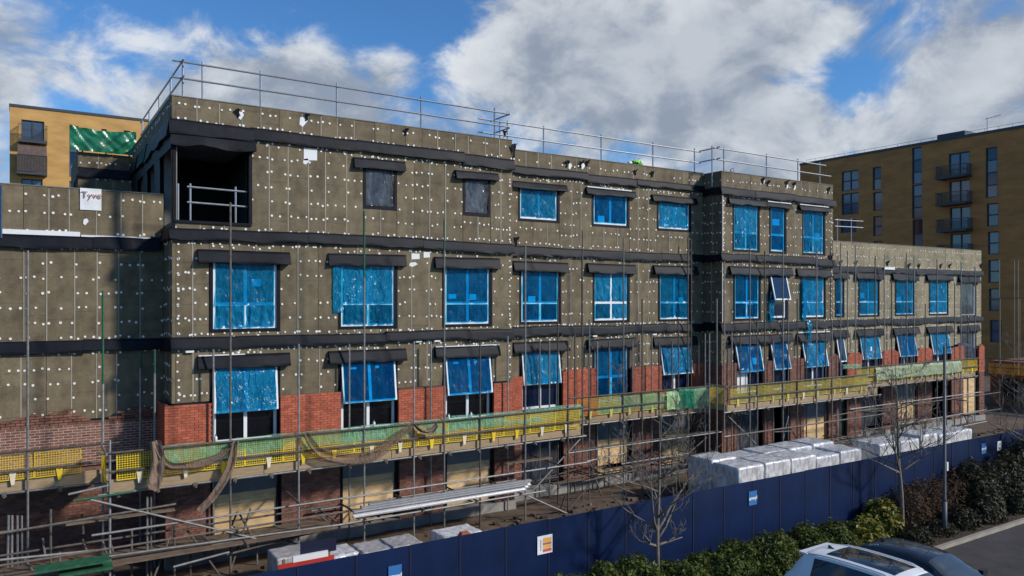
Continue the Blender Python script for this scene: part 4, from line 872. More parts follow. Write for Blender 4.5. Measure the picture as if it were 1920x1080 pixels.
for k, w_ in enumerate((1.5, 1.5, 1.45, 1.5, 1.45)):
    pack(x+.02, x+w_-.04, -5.1+U(-.05,.05), -3.8, 1.62+U(-.08,.08), '%s wrapped pack of the separate row before the lowest wing' % ORD[k], grp='far row of wrapped packs'); x += w_
for px, py, y, w_, h, m, l in ((553, 1028, -3.6, .95, 1.0, wrap_dirty, 'torn grey wrapped brick pack beside the red barrier'), (628, 1030, -4.2, .62, .95, wrap, 'low pale wrapped pack beside the torn brick pack'), (655, 1025, -4.0, .55, .95, wrap, 'low pale wrapped pack near the leaning stick'),
                           (712, 1018, -4.2, .95, .85, wrap_dirty, 'flat grey wrapped pack under the aluminium beams'), (765, 1008, -4.3, .9, .85, wrap_dirty, 'flat wrapped pack with rounded top by the hoarding'), (870, 990, -4.2, 1.25, .95, wrap, 'bulging clear wrapped pack of red bricks against the hoarding'), (935, 998, -4.6, .9, .62, wrap_dirty, 'low wrapped pack beyond the red bricks')):
    c = PY(px, py, y); pack(c.x-w_/2, c.x+w_/2, y, y+.95, max(.45, c.z-.22), l, m, grp='loose wrapped packs near the scaffold')
m = MB(); c = PY(872, 1003, -4.45); m.hexa([(c.x-.3,-4.55,.75), (c.x+.35,-4.55,.75), (c.x+.35,-4.35,.75), (c.x-.3,-4.35,.75), (c.x-.12,-4.52,1.0), (c.x+.1,-4.52,1.0), (c.x+.1,-4.35,1.0), (c.x-.12,-4.35,1.0)])
tag(m.build('brick_heap', red_brick, None, loc=(c.x, -4.45, .75)), 'red bricks showing through the bulging clear wrap', 'bricks')
rb = thing('barrier', 'red and white barrier board lying behind the hoarding by the brick packs', 'barrier', PY(580, 1055, -5.5))
p = PY(580, 1050, -5.5)
m = MB(); m.box(p.x-.75, p.x+.6, -5.55, -5.5, p.z-.16, p.z+.02); m.build('red_board', mat('barrier_red', (.42,.035,.025), .5, .15), rb)
m = MB(); m.box(p.x-.4, p.x+.45, -5.54, -5.48, p.z+.02, p.z+.16); m.build('white_board', sign_white, rb)
m = MB(); m.box(p.x-.2, p.x+.68, -5.46, -5.43, p.z+.1, p.z+.42); m.build('dark_board', navy_dark, rb)
for x_ in (p.x-.6, p.x+.5): m = MB(); m.box(x_-.03, x_+.03, -5.47, -5.42, 0, p.z+.1); m.build('leg', old_timber, rb)
for k in range(3):
    yb = -2.05+k*.24; a = PY(662, 958, yb); b = PY(985, 912, yb)
    m = MB()
    for s0, s1, e in ((-.02, .02, .09), (.14, .18, .09)):  m.box(a.x+.25*k, b.x+.1*k, yb-e, yb+e-.02, 1.22+s0, 1.22+s1)
    m.box(a.x+.25*k, b.x+.1*k, yb-.015, yb+.01, 1.24, 1.36)
    tag(m.build('aluminium_beam', alu, None, loc=(a.x, yb, 1.2)), ('long bright aluminium beam at the outer edge of the stack on the scaffold', 'long aluminium beam in the middle of the stack on the scaffold', 'long aluminium beam nearest the wall in the stack on the scaffold')[k], 'beam')
for x in (4.9, 6.8, 8.7, 10.4): tube('transom', (x, -2.35, 1.17), (x, -.2, 1.17), galv_rust, SC)
for y in (-2.25, -.4): tube('ledger', (3.9, y, 1.12), (11.4, y, 1.12), galv, SC)
# green boards stacked on the left lower lift and timber offcuts
for k, (a, b, l) in enumerate((((65, 1068), (205, 1050), 'green painted board lying on the lower left lift'), ((110, 1075), (210, 1062), 'second green painted board below the first on the lower lift'))):
    p, q = PY(*a, -2.3), PY(*b, -2.3); m = MB(); m.box(p.x, q.x, -2.6, -2.1, p.z-.03, p.z+.03); tag(m.build('green_board', green_paint, None), l, 'board')
for (a, b, y, l) in (((320,1062),(420,1050),-2.4,'dark wooden trestle leg set on the muddy ground'),):
    pass
for k in range(26):
    xx = U(-3, 16); yy = U(-3.2, -2.4); l_ = U(.4, 1.6); an = U(-.5, .5); m = MB(); zz = .06+U(0,.12)
    m.hexa([(xx+sx*l_/2*cos(an)-sy*.05*sin(an), yy+sx*l_/2*sin(an)+sy*.05*cos(an), zz+dz) for dz in (0, .045) for sx, sy in ((-1,-1), (1,-1), (1,1), (-1,1))])
    tag(m.build('timber_offcut', old_timber if k % 3 else ply, None, loc=(xx, yy, zz)), 'timber offcut lying in the mud at the foot of the scaffold', 'offcut', 'timber offcuts at the scaffold foot')
for k, (px, py) in enumerate(((360, 815), (405, 812), (636, 790), (702, 785), (842, 770), (884, 765))):
    c = PY(px, py-4, -.05); b = thing('bottle', '%s of two white bottles on the sill of the %s double window above the deck' % (ORD[k % 2], ORD[k//2]), 'bottle', (c.x, -.02, 3.42), 'white bottles on the sills'); m = MB(); m.path([(c.x,-.02,3.42), (c.x,-.02,3.58), (c.x,-.02,3.62), (c.x,-.02,3.63)], [.045,.045,.03,.018], 10); m.build('body', sign_white, b, smooth=True); m = MB(); m.tube((c.x,-.02,3.63), (c.x,-.02,3.68), .02); m.build('cap', sign_blue, b)

# ------------------------------------------------------------------ far scaffold beyond the low wing
FS = thing('scaffold', 'far scaffold with a red-brown deck edge beyond the end of the lowest wing', 'scaffold', (54, 0, 0))
for px, top in ((1862, 486), (1890, 488), (1909, 488), (1932, 488), (1875, 560), (1900, 560)):
    p = PX(px, top, 54); tube('standard', (54+(.0 if px % 2 else .9), p.y, 0), (54+(.0 if px % 2 else .9), p.y, p.z), mat('far_tube', (.30,.25,.17), .6, .2), FS)
p0, p1 = PX(1852, 700, 53.9), PX(1960, 706, 53.9)
m = MB(); m.box(53.85, 53.9, p1.y, p0.y, p0.z-.22, p0.z+.02); m.build('toe_board', mat('red_brown_board', (.24,.07,.035), .8, .2), FS)
m = MB(); m.box(53.9, 55.2, p1.y, p0.y, p0.z-.2, p0.z-.15); m.build('deck_board', old_timber, FS)
for z in (p0.z+.5, p0.z+1.05, 9.3-1.6): tube('guard_rail', (53.84, p1.y, z), (53.84, p0.y, z), galv_rust, FS)
for k in range(8):
    y = p0.y-.6-k*1.07; r = thing('brick_guard', 'orange-brown mesh brick guard on the far scaffold beyond the lowest wing', 'brick guard', (53.8, y, p0.z+.05), 'brick guards on the far scaffold'); r.rotation_euler = (0, 0, -pi/2); me = G_or; place('mesh_panel', me[0], r.location, r); place('strap', me[1], r.location, r)
FB2 = thing('building', 'dark unfinished brick wing seen behind the far scaffold', 'building', (60, -4, 0))
m = MB(); m.box(55.3, 70, p1.y-6, p0.y+.5, 0, 3.2); m.build('wall', brown_brick, FB2)
for k in range(4): m = MB(); y = p0.y-1-k*2.2; m.box(55.27, 55.3, y-.6, y+.6, .4, 2.6); m.build('opening', dark_in, FB2)
# ------------------------------------------------------------------ background apartment buildings
def far_building(name, label, fr, u0, u1, ztop, wins, depth, mwall, base):
    B = thing(name, label, 'building', base)
    m = MB(); wall_with_holes(fr, u0, u1, 0, ztop, [w[:4] for w in wins], -.4, 0, m); m.build('wall', mwall, B)
    m = MB(); fr.box(m, u0, u1, -depth, -.9, 0, ztop-.3); m.build('core', dark_in, B)
    m = MB(); fr.box(m, u0-.05, u1+.05, -depth, .08, ztop, ztop+.28); m.build('roof', grey_frame, B)
    for w in wins:
        a, b, z0, z1, kind = w
        fm = MB(); t = .09; cols = 2 if (b-a) > 1.3 else 1
        for q in ((a, a+t, z0, z1), (b-t, b, z0, z1), (a+t, b-t, z0, z0+t), (a+t, b-t, z1-t, z1)): fr.box(fm, q[0], q[1], -.3, -.12, q[2], q[3])
        if cols == 2: fr.box(fm, (a+b)/2-.05, (a+b)/2+.05, -.29, -.13, z0+t, z1-t)
        if kind in 'wt':
            n = max(1, round((z1-z0)/1.5))
            for k in range(1, n): z = z0+(z1-z0)*k/n; fr.box(fm, a+t, b-t, -.28, -.125, z-.06, z+.06)
        wo_ = fm.build('window', grey_frame, B)
        n = 1 if kind == 'd' else max(1, round((z1-z0)/1.5))
        for k in range(n):
            pm = MB(); fr.box(pm, a+t, b-t, -.26, -.23, z0+(z1-z0)*k/n+.05, z0+(z1-z0)*(k+1)/n-.05)
            pm.build('pane', curtain if kind == 'c' else (glass if (kind == 't' and k % 2) else far_glass), wo_)
    return B
def balcony(B, fr, a, b, z, h=1.1, out=1.3, screen=None):
    m = MB(); fr.box(m, a-.25, b+.25, 0.01, out, z-.25, z); o = m.build('balcony', grey_frame, B)
    m = MB()
    for zz in (z+h, z+.1): fr.box(m, a-.25, b+.25, out-.05, out-.01, zz-.03, zz+.03)
    n = int((b-a+.5)/.13)
    for k in range(n+1): u = a-.23+(b-a+.46)*k/n; fr.box(m, u-.015, u+.015, out-.045, out-.015, z, z+h)
    for u in (a-.24, b+.22):
        fr.box(m, u-.02, u+.02, .02, out-.06, z+h-.03, z+h+.03)
        for k in range(9): fr.box(m, u-.015, u+.015, .1+k*.13, .13+k*.13, z, z+h-.03)
    m.build('railing', grey_frame, o)
    if screen: m = MB(); fr.box(m, a-.2, b+.2, out-.11, out-.07, z+.05, z+h*1.55); m.build('screen', screen, o)
# right-hand block, its side turned to us and in shade
XR = 83.0; FR_ = left(XR)
def rw(px0, px1, py0, py1, kind='w'):
    pm = (px0+px1)/2; a = PX(px1, 400, XR).y; b = PX(px0, 400, XR).y; return (a, b, PX(pm, py1, XR).z, PX(pm, py0, XR).z, kind)
wr = [rw(1578,1610,320,357), rw(1578,1610,362,402), rw(1576,1606,412,436), rw(1636,1652,313,356,'t'), rw(1637,1654,360,395), rw(1637,1654,405,443), rw(1638,1655,452,490), rw(1710,1728,276,345,'t'), rw(1710,1729,346,410,'t'), rw(1711,1730,411,466,'t'),
      rw(1779,1818,286,330,'d'), rw(1780,1819,338,380,'d'), rw(1781,1820,388,430,'d'), rw(1782,1821,438,478,'d'),
      rw(1848,1870,276,370,'t'), rw(1850,1872,381,424), rw(1852,1873,434,477), rw(1853,1875,487,530), rw(1854,1876,541,583), rw(1856,1878,600,642)]
zr = PX(1860, 249, XR).z
BR = far_building('apartment_block', 'tall brown brick apartment block with dark stacked balconies beyond the low wing', FR_, PX(2050, 400, XR).y, PX(1500, 400, XR).y, zr, wr, 16, tan_brick2, (XR, 25, 0))
for k in (10, 11, 12, 13): a, b, z0, z1, _ = wr[k]; balcony(BR, FR_, a, b+.5, z0-.05, 1.15, 1.5)
m = MB(); a = PX(1800, 262, XR-.0).y; b = PX(1748, 262, XR).y; m.box(XR+1, XR+5, a, b, zr+.2, zr+1.0); m.build('roof_plant', grey_frame, BR)
m = MB()
for z in (zr+.85,): m.tube((XR+1.3, PX(2050,400,XR).y, z), (XR+1.3, PX(1500,400,XR).y, z), .02)
for k in range(34): y = PX(1500,400,XR).y-k*1.4; m.tube((XR+1.3, y, zr+.2), (XR+1.3, y, zr+.85), .018)
m.build('roof_rail', galv, BR)
q = PX(1842, 238, XR); m = MB(); m.tube((XR+1, q.y, zr), (XR+1, q.y, zr+1.9), .035); m.tube((XR+1, q.y+.2, zr+1.8), (XR+1, q.y-1.4, zr+1.95), .03); m.build('antenna', galv, BR)
# left-hand tan block in sun
YL = 73.0; FL_ = front(YL)
def lw(px0, px1, py0, py1, kind='w'): pm = (px0+px1)/2; return (xat(px0, YL), xat(px1, YL), zat(pm, py1, YL), zat(pm, py0, YL), kind)
wl = [lw(40,83,226,263), lw(37,83,281,322,'c'), lw(40,80,336,372), lw(40,80,390,425), lw(130,147,236,332,'t'), lw(130,147,340,420,'t'), lw(190,200,242,246,'d'), lw(232,244,245,249,'d')]
BL = far_building('apartment_block', 'tan brick apartment block in sun with a glazed balcony beyond the terrace', FL_, xat(18, YL), xat(480, YL), zat(18, 199, YL), wl, 16, tan_brick, (5, YL, 0))
a, b, z0, z1, _ = wl[0]; balcony(BL, FL_, a, b, z0-.2, 1.6, 1.2); a, b, z0, z1, _ = wl[1]; balcony(BL, FL_, a, b, z0-.2, 1.8, 1.2, curtain); a, b, z0, z1, _ = wl[2]; balcony(BL, FL_, a, b, z0, 1.2, 1.2)

# ------------------------------------------------------------------ lamp column
lampg = mat('lamp_grey', (.10,.10,.105), .55, .2)
lb = PZ(1771, 1004, 0.05); ly = lb.y
LP = thing('street_lamp', 'slim grey street lamp column with a flat dark head standing in the shrub bed', 'street lamp', (lb.x, ly, .03)); ht = zat(1765, 650, ly)
m = MB(); m.tube((lb.x, ly, 0), (lb.x, ly, 1.15), .075, 12); m.build('base', lampg, LP, smooth=True); m = MB(); m.path([(lb.x,ly,1.15), (lb.x,ly,1.25), (lb.x,ly,ht)], [.075,.05,.042], 12); m.build('column', lampg, LP, smooth=True)
hd = PY(1800, 650, ly-.2); m = MB(); m.path([(lb.x, ly, ht-.05), (lb.x+.35, ly-.1, ht), (hd.x-.1, ly-.2, ht+.02)], .026, 8); m.build('arm', lampg, LP, smooth=True)
m = MB(); m.grid(lambda p, q: (hd.x-.25+.95*p, ly-.22+.30*(q-.5)*(.5+.9*sin(pi*min(1, p*.9+.05))), ht+.03+.10*sin(pi*q)*sin(pi*min(1, p+.1))-.05*p), 12, 8); m.grid(lambda p, q: (hd.x-.25+.95*p, ly-.22-.30*(q-.5)*(.5+.9*sin(pi*min(1, p*.9+.05))), ht+.0-.06*p), 12, 2); m.build('lamp_head', grey_frame, LP, smooth=True)
m = MB(); m.box(lb.x+.06, lb.x+.14, ly-.05, ly+.02, zat(1775,882,ly), zat(1775,866,ly)); m.build('number_plate', sign_white, LP)

# ------------------------------------------------------------------ bare trees
def bare_tree(px, y, height, spread, label, seed, first=.33, lean=0., levels=5, nb=9, tr=.075, limbs=()):
    rnd = random.Random(seed); x = xat(px, y); r = thing('bare_tree', label, 'tree', (x, y, .05))
    tb = MB(); cb = MB(); base = Vector((x, y, 0)); pts = []; rad = []
    for k in range(13):
        t = k/12; pts.append(base+Vector((lean*t+.05*nz(t*3, seed, 0, 1), .05*nz(t*3, seed, 7, 1), height*t))); rad.append(max(.006, tr*(1-t*.9)))
    tb.path(pts, rad, 8); tb.build('trunk', bark, r, smooth=True)
    def grow(p, d, L_, rad_, lev):
        n_ = 5 if lev < 2 else 4; ps = [p]; rs = [rad_]; q = p.copy(); dd = d.normalized()
        for k in range(n_):
            dd = (dd+Vector((rnd.uniform(-1,1), rnd.uniform(-1,1), rnd.uniform(-.5,.9)))*.17).normalized(); q = q+dd*(L_/n_); ps.append(q.copy()); rs.append(max(.0045, rad_*(1-.75*(k+1)/n_)))
        cb.path(ps, rs, 5 if lev < 2 else 4)
        if lev >= levels: return
        for k in range(rnd.randint(3, 5) if lev < 2 else rnd.randint(2, 3)):
            i = rnd.randint(1, n_-1); f = rnd.random(); s = ps[i].lerp(ps[i+1], f); ax = Vector((rnd.uniform(-1,1), rnd.uniform(-1,1), rnd.uniform(-.2,.8))).normalized()
            grow(s, (dd*.75+ax*.8+Vector((0,0,.2))).normalized(), L_*rnd.uniform(.4,.68), rs[i]*.68, lev+1)
    for k in range(nb):
        t = first+(.92-first)*(k/(nb-1))**1.1; i = min(11, int(t*12)); s = pts[i].lerp(pts[i+1], t*12-i); a = k*2.4+rnd.uniform(-.5,.5)
        grow(s, Vector((cos(a), sin(a), rnd.uniform(.25,.8))), spread*(1.05-.55*t)*rnd.uniform(.75,1.15), rad[i]*.66, 1)
    for (dx, dy, dz, l_, t) in limbs: i = min(11, int(t*12)); grow(pts[i].lerp(pts[i+1], t*12-i), Vector((dx, dy, dz)), l_, rad[i]*.7, 1)
    cb.build('crown', bark, r, smooth=True); return r
bare_tree(1228, -9.8, 5.0, 2.0, 'small bare tree rising from the hedge before the muddy ground', 5, first=.36, lean=.22, nb=10, limbs=((1,.2,.55,2.0,.40), (-.7,-.2,.9,1.7,.40), (-1,.1,.15,.8,.33), (.8,-.2,.1,.7,.33)))
bare_tree(1693, -9.6, 5.6, 1.75, 'bare tree with a pale trunk beside the street lamp', 11, first=.36, lean=-.45, nb=11, limbs=((-1,.2,.35,1.7,.37), (1,-.2,.4,1.8,.37), (-.6,0,.8,2,.38)))
bare_tree(1948, -9.7, 5.6, 2.3, 'bare tree with reaching twigs at the far end of the shrub bed', 21, first=.3, nb=11, limbs=((-1,.3,.5,2.6,.35), (-1,-.2,.8,2.4,.42)))

# ------------------------------------------------------------------ shrubs
def shrub(name, label, x, y, rx, ry, h, m, n, leaf=.075, seed=0, grp=None, z0=.05):
    rnd = random.Random(seed); r = thing(name, label, 'shrub', (x, y, z0), grp); mb = MB(); v = mb.v; f = mb.f
    for k in range(n):
        d = Vector((rnd.gauss(0,1), rnd.gauss(0,1), abs(rnd.gauss(0,1))*1.1-.25)).normalized(); lump = 1+.22*mnoise.noise(Vector((d.x*2.2+seed*3, d.y*2.2, d.z*2.2)))+.14*mnoise.noise(Vector((d.x*6+seed, d.y*6, d.z*6)))
        t = (1-.55*rnd.random()**2.2)*lump
        if rnd.random() < .05: t *= 1.1
        c = Vector((x+d.x*rx*t, y+d.y*ry*t, z0+max(.02, h*.12+d.z*h*.88*t)))
        nrm = (d+Vector((rnd.gauss(0,.6), rnd.gauss(0,.6), rnd.gauss(.3,.5)))).normalized(); a = nrm.orthogonal().normalized(); a.rotate(Matrix.Rotation(rnd.uniform(0, 6.28), 3, nrm)); b = nrm.cross(a); s = leaf*rnd.uniform(.45, 1.5)
        i = len(v); v += [tuple(c-a*s), tuple(c+b*s*.42+nrm*s*.12), tuple(c+a*s), tuple(c-b*s*.42+nrm*s*.12)]; f.append((i, i+1, i+2, i+3))
    mb.build('foliage', m, r)
    st = MB()
    for k in range(9): a = k*.7; st.path([(x+.05*cos(a), y+.05*sin(a), z0-.05), (x+rx*.35*cos(a), y+ry*.35*sin(a), z0+h*.45), (x+rx*.7*cos(a), y+ry*.7*sin(a), z0+h*.85)], [.018,.012,.004], 5)
    st.build('stems', bark, r); return r
k = 0
for px, top, y, rx, ry, m, n, lf in ((1075,1082,-9.7,.8,.75,hedge_l,7800,.055), (1130,1064,-9.7,.85,.8,hedge_l,8400,.055), (1190,1046,-9.75,.85,.8,hedge_l,9750,.055), (1262,1056,-9.75,.8,.8,hedge_l,7800,.055), (1330,1040,-9.8,.9,.85,hedge_l,9000,.055), (1395,1016,-9.75,.95,.85,hedge_l,9750,.055), (1455,1000,-9.75,.95,.85,hedge_l,9750,.055), (1515,988,-9.8,.9,.8,hedge_l,9000,.055), (1565,982,-9.9,.85,.75,hedge_l,7800,.055),
                       (1225,1075,-10.3,.8,.5,hedge_l,5400,.055), (1300,1062,-10.35,.85,.5,hedge_l,5400,.055), (1380,1040,-10.4,.9,.5,hedge_l,6000,.055), (1460,1022,-10.4,.9,.5,hedge_l,6000,.055), (1540,1008,-10.4,.85,.5,hedge_l,5400,.055)):
    shrub('hedge_shrub', ('%s dense green hedge shrub in the row against the navy hoarding' % ORD[k]) if k < 9 else ('%s dense green hedge shrub in the row along the parking kerb' % ORD[k-9]), xat(px, y), y, rx, ry, max(.5, zat(px, top, y)-.05), m, n, lf, 40+k, 'hedge along the hoarding'); k += 1
for px, top, y, rx, ry, n, l in ((1620,972,-10.0,.75,.65,4200,'bright yellow-green laurel bush at the end of the green hedge'), (1652,938,-9.3,.62,.6,3400,'upright yellow-green laurel bush against the hoarding beside the pale tree trunk')):
    shrub('laurel_bush', l, xat(px, y), y, rx, ry, zat(px, top, y)-.05, laurel_l, n, .085, 60+k); k += 1
for px, top, y, rx, ry, n in ((1705,905,-9.3,.8,.6,3000), (1745,895,-9.2,.9,.6,3200), (1785,888,-9.2,.9,.6,3000), (1715,985,-10.2,.6,.5,1800), (1760,975,-10.1,.6,.5,1800)):
    shrub('brown_shrub', ('%s brown twiggy shrub along the hoarding from the pale tree trunk' % ORD[k-16]) if top < 950 else ('%s low dark shrub along the kerb from the pale tree trunk' % ORD[k-19]), xat(px, y), y, rx, ry, zat(px, top, y)-.05, brown_l if top < 950 else dark_l, n, .05, 80+k, 'brown shrubs by the lamp column'); k += 1
for px, top, y, rx, ry, n in ((1812,868,-9.2,.9,.7,4800), (1838,885,-9.7,.9,.7,4600), (1862,868,-9.4,1.0,.8,4800), (1890,850,-9.4,1.0,.8,4800), (1915,828,-9.2,1.1,.8,4800), (1950,820,-9.3,1.2,.9,4800), (1850,930,-10.2,.8,.5,3400), (1800,950,-10.1,.7,.5,3000), (1900,905,-10.1,.9,.6,3600), (1945,890,-10.1,1.0,.6,3600)):
    shrub('evergreen_shrub', ('%s dark evergreen shrub from the lamp in the row against the hoarding' % ORD[k-21]) if k < 27 else ('%s dark evergreen shrub from the lamp in the row along the kerb' % ORD[k-27]), xat(px, y), y, rx, ry, zat(px, top, y)-.05, dark_l, n, .07, 100+k, 'dark evergreen shrubs beyond the lamp'); k += 1
lit = MB()
rl = random.Random(4)
for k in range(2600):
    xx = rl.uniform(12, 34); yy = rl.uniform(-10.85, -9); a = Vector((rl.gauss(0,1), rl.gauss(0,1), rl.gauss(0,.3))).normalized()*.04; b = Vector((0,0,1)).cross(a).normalized()*.018; c = Vector((xx, yy, .12+rl.uniform(0,.05)))
    i = len(lit.v); lit.v += [tuple(c-a), tuple(c+b), tuple(c+a), tuple(c-b)]; lit.f.append((i, i+1, i+2, i+3))
o = lit.build('leaf_litter', brown_l, None, kind='stuff'); tag(o, 'dead brown leaves scattered over the shrub bed', 'leaf litter')

# ------------------------------------------------------------------ rubble on the site ground
rub = MB(); rr_ = random.Random(9)
for k in range(3200):
    xx = rr_.uniform(-6, 45); yy = -8.4+rr_.random()**.8*7.2; sz = rr_.choice((.02,.03,.04,.06,.09))*rr_.uniform(.7,1.4); an = rr_.uniform(0, 3.1); zz = .04+sz*.2
    rub.hexa([(xx+sz*(dx*cos(an)-dy*.7*sin(an))+rr_.uniform(-.2,.2)*sz, yy+sz*(dx*sin(an)+dy*.7*cos(an)), zz+dz*sz*.55) for dz in (-1, 1) for dx, dy in ((-1,-1),(1,-1),(1,1),(-1,1))])
tag(rub.build('rubble', mat('rubble', (.10,.075,.055), .95, .3, 4, island=.55), None, kind='stuff'), 'stones and broken brick strewn over the muddy site', 'rubble')
for k in range(14):
    xx = rr_.uniform(8, 17.2); yy = rr_.uniform(-7.6, -2.4); l_ = rr_.uniform(.8, 2.6); an = rr_.uniform(-.4, .6); m = MB(); zz = .07+.02*k/14
    m.hexa([(xx+sx*l_/2*cos(an)-sy*.1*sin(an), yy+sx*l_/2*sin(an)+sy*.1*cos(an), zz+dz) for dz in (0, .05) for sx, sy in ((-1,-1), (1,-1), (1,1), (-1,1))])
    tag(m.build('plank', old_timber if k % 3 else timber, None, loc=(xx, yy, zz)), 'loose plank lying on the mud between the scaffold and the hoarding', 'plank', 'planks on the mud')
# ------------------------------------------------------------------ cars
def car(label, loc, rz, paint, st, seg, suv):
    """st rows: s along the car from the rear, half width, belt z, top z, half roof width"""
    R = thing('parked_car', label, 'car', loc); Rm = Matrix.Translation(loc) @ Matrix.Rotation(rz, 4, 'Z')
    def cr(col, s):
        xs = [r[0] for r in st]; i = max(0, min(len(xs)-2, next((j for j in range(len(xs)-1) if s <= xs[j+1]), len(xs)-2))); f = (s-xs[i])/(xs[i+1]-xs[i])
        y1, y2 = st[i][col], st[i+1][col]; y0 = st[max(0,i-1)][col]; y3 = st[min(len(st)-1,i+2)][col]; h = xs[i+1]-xs[i]
        m1 = (y2-y0)/max(.05, xs[i+1]-xs[max(0,i-1)])*h; m2 = (y3-y1)/max(.05, xs[min(len(st)-1,i+2)]-xs[i])*h
        return (2*f**3-3*f*f+1)*y1+(f**3-2*f*f+f)*m1*.7+(-2*f**3+3*f*f)*y2+(f**3-f*f)*m2*.7
    def S(s, t, off=0.):
        w_, bz, tz, rw_ = cr(1, s), cr(2, s), cr(3, s), cr(4, s); bz = min(bz, tz-.03)
        P = [(0,.22), (w_*.86,.22), (w_*.985,.36), (w_,.62), (w_*.99,bz-.07), (w_*.955,bz), (rw_+.06*(w_-rw_),tz-.075 if tz-bz > .2 else tz-.02), (rw_*.86,tz-.022 if tz-bz > .2 else tz-.01), (rw_*.45,tz-.004), (0,tz)]
        i = min(8, int(t)); f = t-i; a, b = P[i], P[i+1]; y_ = a[0]+(b[0]-a[0])*f; z_ = a[1]+(b[1]-a[1])*f; n_ = Vector((b[1]-a[1], -(b[0]-a[0]))); n_ = n_.normalized() if n_.length > 1e-6 else Vector((0,1))
        return s, y_+n_.x*off, z_+n_.y*off
    Ls = st[-1][0]
    def T(p, side=1): return tuple(Rm @ Vector((p[0]-Ls/2, p[1]*side, p[2])))
    m = MB(); ss = sorted({r[0] for r in st} | {Ls*k/56 for k in range(57)}); ts = [0,1,2,3,4,5,5.5,6,6.5,7,8,9]
    for side in (1, -1):
        i = len(m.v)
        for s in ss:
            for t in ts: m.v.append(T(S(s, t), side))
        nt = len(ts)
        for a in range(len(ss)-1):
            for b in range(nt-1):
                q = (i+a*nt+b, i+(a+1)*nt+b, i+(a+1)*nt+b+1, i+a*nt+b+1); m.f.append(q if side == 1 else q[::-1])
        m.f.append(tuple(i+b for b in range(nt))[::side]); m.f.append(tuple(i+(len(ss)-1)*nt+b for b in range(nt))[::-side])
    body = m.build('body', paint, R, smooth=True)
    def patch_(name, s0, s1, t0, t1, mm, sides=(1, -1), off=.006, nu=14, nv=5, parent=R, skew=0.):
        for side in sides:
            g_ = MB(); g_.grid(lambda p, q: T(S(s0+(s1-s0)*p+skew*(q), t0+(t1-t0)*q, off), side), nu, nv)
            if side == -1: g_.f = [q[::-1] for q in g_.f]
            g_.build(name, mm, parent, smooth=True)
    def over(name, s0, s1, tlow, mm, off=.008, parent=R, nu=14):     # patch across the centre line
        g_ = MB(); n_ = 12
        def fn(p, q):
            s = s0+(s1-s0)*p
            if q < .5: return T(S(s, tlow+(9-tlow)*q*2, off), 1)
            return T(S(s, 9-(9-tlow)*(q-.5)*2, off), -1)
        g_.grid(fn, nu, n_); g_.build(name, mm, parent, smooth=True)
    cg = mat('car_glass', (.006, .008, .010), .04, .1, spec=.7)
    for a, b in seg['side']: patch_('side_window', a, b, 5.12, 5.93, cg, skew=0)
    over('windscreen', *seg['ws'], 6.25, mat('windscreen_glass', (.05, .06, .065), .04, .1, spec=.8)); over('rear_window', *seg['rw'], 6.35, cg)
    if seg.get('roof'): over('sunroof', *seg['roof'], 7.25, cg)
    for side in (1, -1):
        if suv:
            g_ = MB(); g_.path([T(S(s, 6.35, .035 if 0 < k < 8 else .0), side) for k, s in enumerate([seg['rail'][0]+(seg['rail'][1]-seg['rail'][0])*j/8 for j in range(9)])], .018, 6); g_.build('roof_rail', paint, R, smooth=True)
        for s in (.85, Ls-.95):
            wx = Rm @ Vector((s-Ls/2, side*.80, .33)); ax = (Rm.to_3x3() @ Vector((0, side, 0)))
            g_ = MB(); g_.tube(wx-ax*.11, wx+ax*.11, .33, 24); wl_ = g_.build('wheel', mat('tyre', (.015,.015,.015), .8, .1), R); g_ = MB(); g_.tube(wx+ax*.105, wx+ax*.12, .22, 20); g_.build('rim', alu, wl_)
        ms = S(seg['ws'][1]+.02, 5.1, .0); c = Rm @ Vector((ms[0]-Ls/2-.15, side*(ms[1]+.12), ms[2]+.05)); g_ = MB(); g_.hexa([tuple(c+Rm.to_3x3() @ Vector((dx*.06, dy*.11, dz*.07))) for dz in (-1,1) for dx, dy in ((-1,-1),(1,-1),(1,1),(-1,1))]); g_.build('mirror', paint, R)
        for s0, s1, mm, nm in ((.02, .22, mat('tail_lamp', (.25,.01,.01), .2, .1), 'tail_light'), (Ls-.42, Ls-.06, mat('head_lamp', (.5,.5,.52), .1, .1), 'headlight')): patch_(nm, s0, s1, 3.6, 4.6, mm, (side,), .008, 4, 3)
    for s in seg['seams']: patch_('door_seam', s, s+.012, 2.2, 5.0, grey_frame, off=.003, nu=1)
    f0 = S(seg['fin'], 9); g_ = MB(); g_.hexa([T((f0[0]+dx, dy, f0[2]+dz)) for dx, dy, dz in ((-.09,-.02,-.01),(.11,-.015,-.01),(.11,.015,-.01),(-.09,.02,-.01),(-.085,-.006,.07),(-.05,-.006,.07),(-.05,.006,.07),(-.085,.006,.07))]); g_.build('antenna_fin', grey_frame, R)
    if suv:
        sp = S(seg['rw'][1], 9); g_ = MB(); g_.hexa([T((sp[0]+dx, dy, sp[2]+dz)) for dx, dy, dz in ((-.16,-.56,-.035),(.12,-.6,-.05),(.12,.6,-.05),(-.16,.56,-.035),(-.15,-.56,-.005),(.1,-.6,.012),(.1,.6,.012),(-.15,.56,-.005))]); g_.build('spoiler', paint, R)
    pl = Rm @ Vector((-Ls/2-.012, 0, .75)); g_ = MB(); g_.hexa([tuple(pl+Rm.to_3x3() @ Vector((dx*.008, dy*.26, dz*.055))) for dz in (-1,1) for dx, dy in ((-1,-1),(1,-1),(1,1),(-1,1))]); g_.build('number_plate', mat('plate_yellow', (.6,.45,.05), .5, .05), R)
    return R
